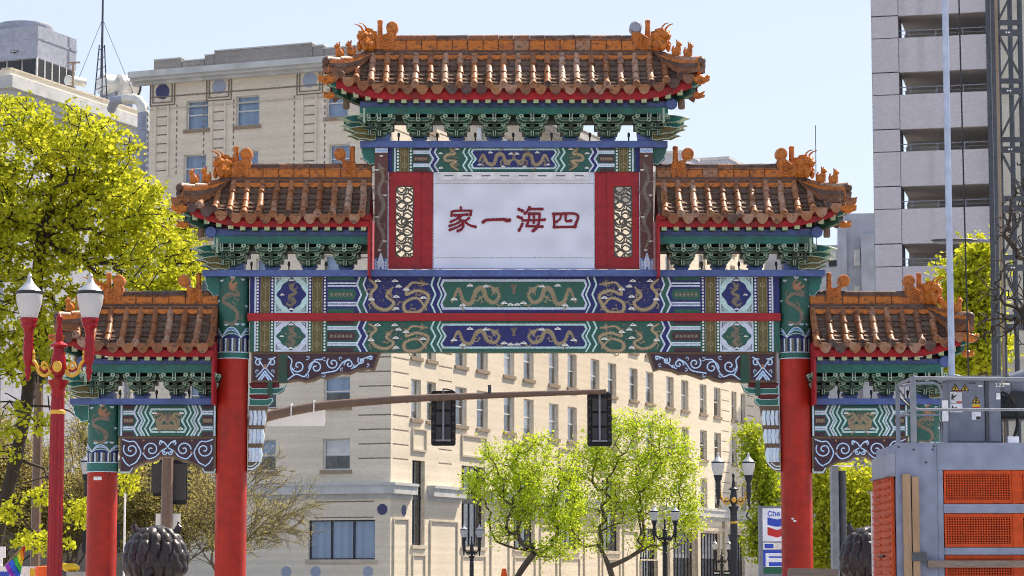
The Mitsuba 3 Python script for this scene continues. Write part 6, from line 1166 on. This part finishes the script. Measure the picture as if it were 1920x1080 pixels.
def fill(rng, n, c, r, nz=.6, seed=0, low=-1, hollow=.35):
    """points through an uneven crown: an ellipsoid whose outline is pushed in and out by noise"""
    out = []
    while len(out) < n:
        d = rng.normal(0, 1, 3); d /= np.linalg.norm(d); R_ = (1 - nz / 2 + nz * meshkit.noise(d * 2.3 + 7, seed)) ; q = R_ * rng.uniform(hollow, 1) ** .6
        if d[2] * q < low: continue
        out.append(c + d * q * r)
    return np.array(out)
def tree(name, label, cat, root, targets, rng, rt, rmin, bark, leaf_, per, size, spread, group=None, ex=.5, droop=.3, keep=1.0, wander=.10, up=.15, step=.45, bare=0):
    k = thing(name, label, cat, group); nodes, par, w, tips, od = grow(np.array(root), targets, rng, step, up, wander)
    sel = w > w.max() * .06; V, f = limbs(nodes, par, w, rt, rmin, ex, 8, sel); part(k, 'trunk', (V, f), bark, True)
    V, f = limbs(nodes, par, w, rt, rmin, ex, 4, ~sel); part(k, 'branches', (V, f), bark, True, stuff=True)
    if leaf_:
        t = nodes[tips][od < len(targets) - bare]; t = t[rng.random(len(t)) < keep]; c = clumps(t, rng, per, spread)
        part(k, 'crown', leaves(c, rng, size, droop), leaf_, stuff=True)
    return k
def pts(lst, Y): return np.array([P(u, v, Y + dy) for u, v, dy in lst])
r1 = np.random.default_rng(21)
# the maple behind the left small roof: crown lobes at their places, bare lower limbs
Ym_ = 12.0; sc = KX(590, Ym_)
lobes = [(70, 330, 150, 130), (190, 420, 130, 120), (40, 480, 150, 120), (300, 500, 85, 80), (130, 255, 95, 65), (215, 300, 55, 60), (350, 500, 50, 45), (-60, 400, 120, 150), (255, 380, 75, 70), (330, 440, 50, 50), (20, 235, 80, 50), (120, 600, 110, 60), (10, 640, 90, 70), (270, 560, 90, 40)]
tg = np.vstack([fill(r1, max(18, int(a * b / 62)), P(u, v, Ym_ + r1.uniform(-1.2, 1.2)), np.array([a * sc, min(a, 120) * sc, b * sc]), .7, i, hollow=.25) for i, (u, v, a, b) in enumerate(lobes)])
low = np.vstack([fill(r1, n, P(u, v, Ym_ - 1), np.array([a, .5, b]) * sc * 1.0 * np.array([1, 1 / sc, 1]), .5, 40 + i) for i, (u, v, a, b, n) in enumerate(((150, 960, 28, 24, 22), (75, 1015, 55, 18, 24), (70, 930, 30, 16, 10), (10, 960, 22, 26, 12), (240, 905, 14, 26, 10), (100, 700, 80, 40, 24), (60, 790, 50, 30, 12), (5, 820, 40, 40, 14), (185, 780, 40, 20, 8), (280, 862, 7, 5, 2)))])
bare_ = np.vstack([fill(r1, n, P(u, v, Ym_ - .3), np.array([a, 60, b]) * sc, .5, 60 + i) for i, (u, v, a, b, n) in enumerate(((20, 640, 60, 140, 30), (110, 720, 70, 90, 26), (60, 860, 70, 60, 16), (150, 640, 60, 60, 16), (-20, 760, 60, 120, 20)))])
root = pts([(-40, 1500, 0), (-32, 1250, 0), (-20, 1080, 0), (5, 960, 0), (30, 860, 0), (50, 760, 0), (62, 640, 0), (70, 520, 0), (80, 430, 0)], Ym_)
tree('maple_tree', 'big yellow green maple with dark bare lower limbs at the left edge', 'tree', root, np.vstack([tg, low, bare_]), r1, .15, .013, 'bark_dark', 'leaf_maple', 16, .125, .10, droop=.35, ex=.44, bare=len(bare_))
# bare budding trees behind the left half of the gateway: fans of straight, forking twigs
def spray_tree(label, u, Y, stems, seed, lean=(0, 1), L0=3.2, buds=5, bark='twig_olive', rt=.06, size=.07, dens=1.0):
    rng = np.random.default_rng(seed); V, par, rad, tips = [], [], [], []
    def node(p, q, r): V.append(p); par.append(q); rad.append(r); return len(V) - 1
    def shoot(p, q, d, L, r, lev):
        n = (7, 6, 4, 3)[lev]; pos, last = p.copy(), q; d = d / np.linalg.norm(d); bend = rng.normal(0, .10, 3) + [0, 0, (.04, .02, .0, -.04)[lev]]
        for i in range(n):
            d = d + bend / n + rng.normal(0, .05, 3); d /= np.linalg.norm(d); pos = pos + d * L / n; rr = r * (1 - .72 * (i + 1) / n); last = node(pos, last, max(rr, .0075))
            if lev < 3 and i > 0:
                for _ in range((2, 2, 2)[lev] if rng.random() < (1.0, .9, .8)[lev] * dens else 1):
                    ax = rng.normal(0, 1, 3); ax[1] *= .7; ax -= d * (ax @ d); ax /= np.linalg.norm(ax); a = rng.uniform(.35, .75); shoot(pos, last, d * math.cos(a) + ax * math.sin(a), L * rng.uniform(.38, .6), rr * .55, lev + 1)
            if lev >= 2: tips.append(pos)
    b = P(u, 1400, Y); b[2] = 0; r0 = node(b, 0, rt); t = P(u, 1075, Y); r1_ = node(t, r0, rt)
    for i in range(stems):
        d = np.array([lean[0] + rng.normal(0, .55), rng.normal(0, .35), lean[1] * rng.uniform(.6, 1.2)]); shoot(t + rng.normal(0, .12, 3) * [1.5, 1, 1.5], r1_, d, L0 * rng.uniform(.7, 1.15), rt * .6, 0)
    V, par, rad, tips = np.array(V), np.array(par), np.array(rad), np.array(tips); k = thing('budding_tree', label, 'tree', 'budding trees behind the gateway')
    def lm(sel, sides):
        i = np.nonzero(sel)[0]; i = i[i > 0]; a, b_ = V[par[i]], V[i]; d = b_ - a; L = np.linalg.norm(d, axis=1, keepdims=True) + 1e-9; d = d / L; ref = np.where(np.abs(d[:, 2:]) < .9, [[0, 0, 1.0]], [[1.0, 0, 0]]); x = np.cross(d, ref); x /= np.linalg.norm(x, axis=1, keepdims=True); y = np.cross(d, x); th = np.arange(sides) * 2 * np.pi / sides
        ring = np.cos(th)[None, :, None] * x[:, None] + np.sin(th)[None, :, None] * y[:, None]; ra = np.minimum(rad[par[i]], rad[i] * 1.6); W_ = np.concatenate([a[:, None] + ring * ra[:, None, None], b_[:, None] + ring * rad[i][:, None, None]], 1); j = np.arange(sides); q = np.stack([j, (j + 1) % sides, sides + (j + 1) % sides, sides + j], 1); Q = (q[None] + (np.arange(len(i)) * 2 * sides)[:, None, None]).reshape(-1, 4); return W_.reshape(-1, 3), np.vstack([Q[:, [0, 1, 2]], Q[:, [0, 2, 3]]])
    part(k, 'trunk', lm(rad > rt * .45, 7), 'bark_grey', True); part(k, 'branches', lm(rad <= rt * .45, 3), bark, True, stuff=True)
    if buds: part(k, 'buds', leaves(clumps(tips, rng, buds, .07), rng, size, 0), 'leaf_bud', stuff=True)
    return len(V)
spray_tree('bare budding tree with olive twigs fanning out right of the left inner pillar', 408, 34, 6, 61, (.5, 1.0), 2.7, 1, size=.06, dens=.55)
spray_tree('bare budding tree with dense olive twigs between the two left pillars', 330, 38, 12, 62, (0, 1), 2.5, 2, size=.085, dens=.85); spray_tree('bare budding tree with olive twigs left of the left outer pillar', 130, 42, 12, 63, (-.2, 1), 3.3, 2, size=.085, dens=.85); spray_tree('bare budding tree with olive twigs behind the maple trunk at the left edge', 15, 44, 9, 64, (0, 1), 3.5, 2, size=.085, dens=.85)
# street trees in front of the brick building
def street_tree(name, label, u, vt, boxes, Y, seed, leaf_, per, size, keep, rt=.13, root=None, bark='bark_grey', spread=.20, grp='leafing street trees'):
    rng = np.random.default_rng(seed); s = KX(900, Y); tg = np.vstack([fill(rng, m, P(cu, cv, Y), np.array([a * s, a * s * .9, b * s]), .75, seed + i, hollow=.2) for i, (cu, cv, a, b, m) in enumerate(boxes)])
    if root is None: root = [(u, 1400), (u, 1200), (u + 2, 1100), (u, vt)]
    R_ = np.array([P(a, b, Y) for a, b in root]); R_[0][2] = 0.0
    return tree(name, label, 'tree', R_, tg, rng, rt, .009, bark, leaf_, per, size, spread, ex=.45, keep=keep, wander=.15, up=-.1, step=.4, group=grp, droop=.2)
street_tree('street_tree', 'yellow green leafing street tree, the left one in front of the brick building', 955, 1060, [(985, 925, 60, 80, 170), (925, 900, 36, 55, 60), (1060, 880, 26, 45, 40), (1050, 965, 36, 50, 70), (960, 845, 26, 38, 36), (1010, 840, 28, 36, 36), (895, 915, 24, 26, 26), (1030, 1030, 55, 26, 50), (950, 985, 45, 36, 40), (1085, 940, 12, 28, 16), (880, 895, 12, 12, 8), (915, 850, 18, 24, 18), (1000, 900, 80, 40, 60)], 62, 71, 'leaf_fresh', 19, .12, .92, root=[(966, 1400), (963, 1280), (961, 1180), (958, 1105)])
street_tree('street_tree', 'tall sparse yellow green street tree, the right one in front of the brick building', 1150, 1010, [(1190, 890, 85, 70, 260), (1255, 845, 50, 50, 130), (1130, 840, 40, 45, 90), (1185, 800, 40, 30, 70), (1235, 790, 26, 22, 36), (1288, 900, 26, 60, 80), (1085, 930, 26, 55, 50), (1160, 960, 80, 45, 90), (1300, 960, 16, 36, 30), (1140, 790, 20, 16, 24), (1280, 985, 40, 36, 50), (1100, 870, 34, 40, 60), (1075, 980, 26, 40, 40), (1215, 930, 80, 50, 110), (1112, 1010, 30, 30, 30), (1225, 1015, 50, 24, 40)], 69, 72, 'leaf_fresh', 16, .12, .88, root=[(1150, 1400), (1150, 1310), (1148, 1230), (1147, 1170)], rt=.13, bark='bark_grey', spread=.24)
street_tree('columnar_tree', 'tall narrow green tree behind the right inner pillar, above the blue sign board', 1435, 1050, [(1425, 1000, 34, 60, 110), (1430, 890, 34, 80, 150), (1408, 830, 20, 45, 50), (1450, 960, 30, 80, 90)], 60, 73, 'leaf_deep', 15, .16, 1.0, grp='green trees on the right')
street_tree('green_tree', 'rounded yellow green tree between the right inner pillar and the hoist', 1565, 1050, [(1570, 960, 60, 90, 240), (1535, 920, 35, 60, 90), (1620, 930, 45, 70, 150), (1540, 1030, 40, 40, 80), (1600, 1010, 50, 40, 90)], 48, 74, 'leaf_maple', 15, .17, 1.0, grp='green trees on the right')
street_tree('green_tree', 'bright yellow green tree behind the right small roof', 1838, 700, [(1830, 560, 45, 95, 200), (1795, 600, 32, 70, 90), (1850, 640, 40, 60, 120), (1780, 520, 14, 40, 24), (1840, 480, 25, 28, 40), (1800, 670, 55, 40, 90)], 22, 75, 'leaf_maple', 15, .16, 1.0, grp='green trees on the right', root=[(1850, 1500), (1850, 1100), (1848, 800), (1842, 650)])
# the bare dark tree at the right edge
rb_ = np.random.default_rng(81); tg = np.vstack([fill(rb_, n, P(u, v, -9.5), np.array([a, a * .6, b]) * KX(590, -9.5), .5, 90 + i, hollow=.1) for i, (u, v, a, b, n) in enumerate(((1895, 560, 60, 90, 120), (1900, 430, 40, 90, 90), (1870, 620, 55, 40, 60), (1930, 350, 40, 90, 60), (1840, 560, 25, 60, 16), (1950, 500, 60, 120, 60)))])
tree('bare_tree', 'bare dark branched tree against the lattice mast at the right edge', 'tree', pts([(1975, 1500, 0), (1965, 1150, 0), (1958, 900, 0), (1945, 760, 0), (1935, 690, 0), (1925, 600, 0)], -9.5), tg, rb_, .06, .0085, 'bark_dark', None, 0, 0, 0, ex=.45, wander=.07, up=-.05, step=.3)
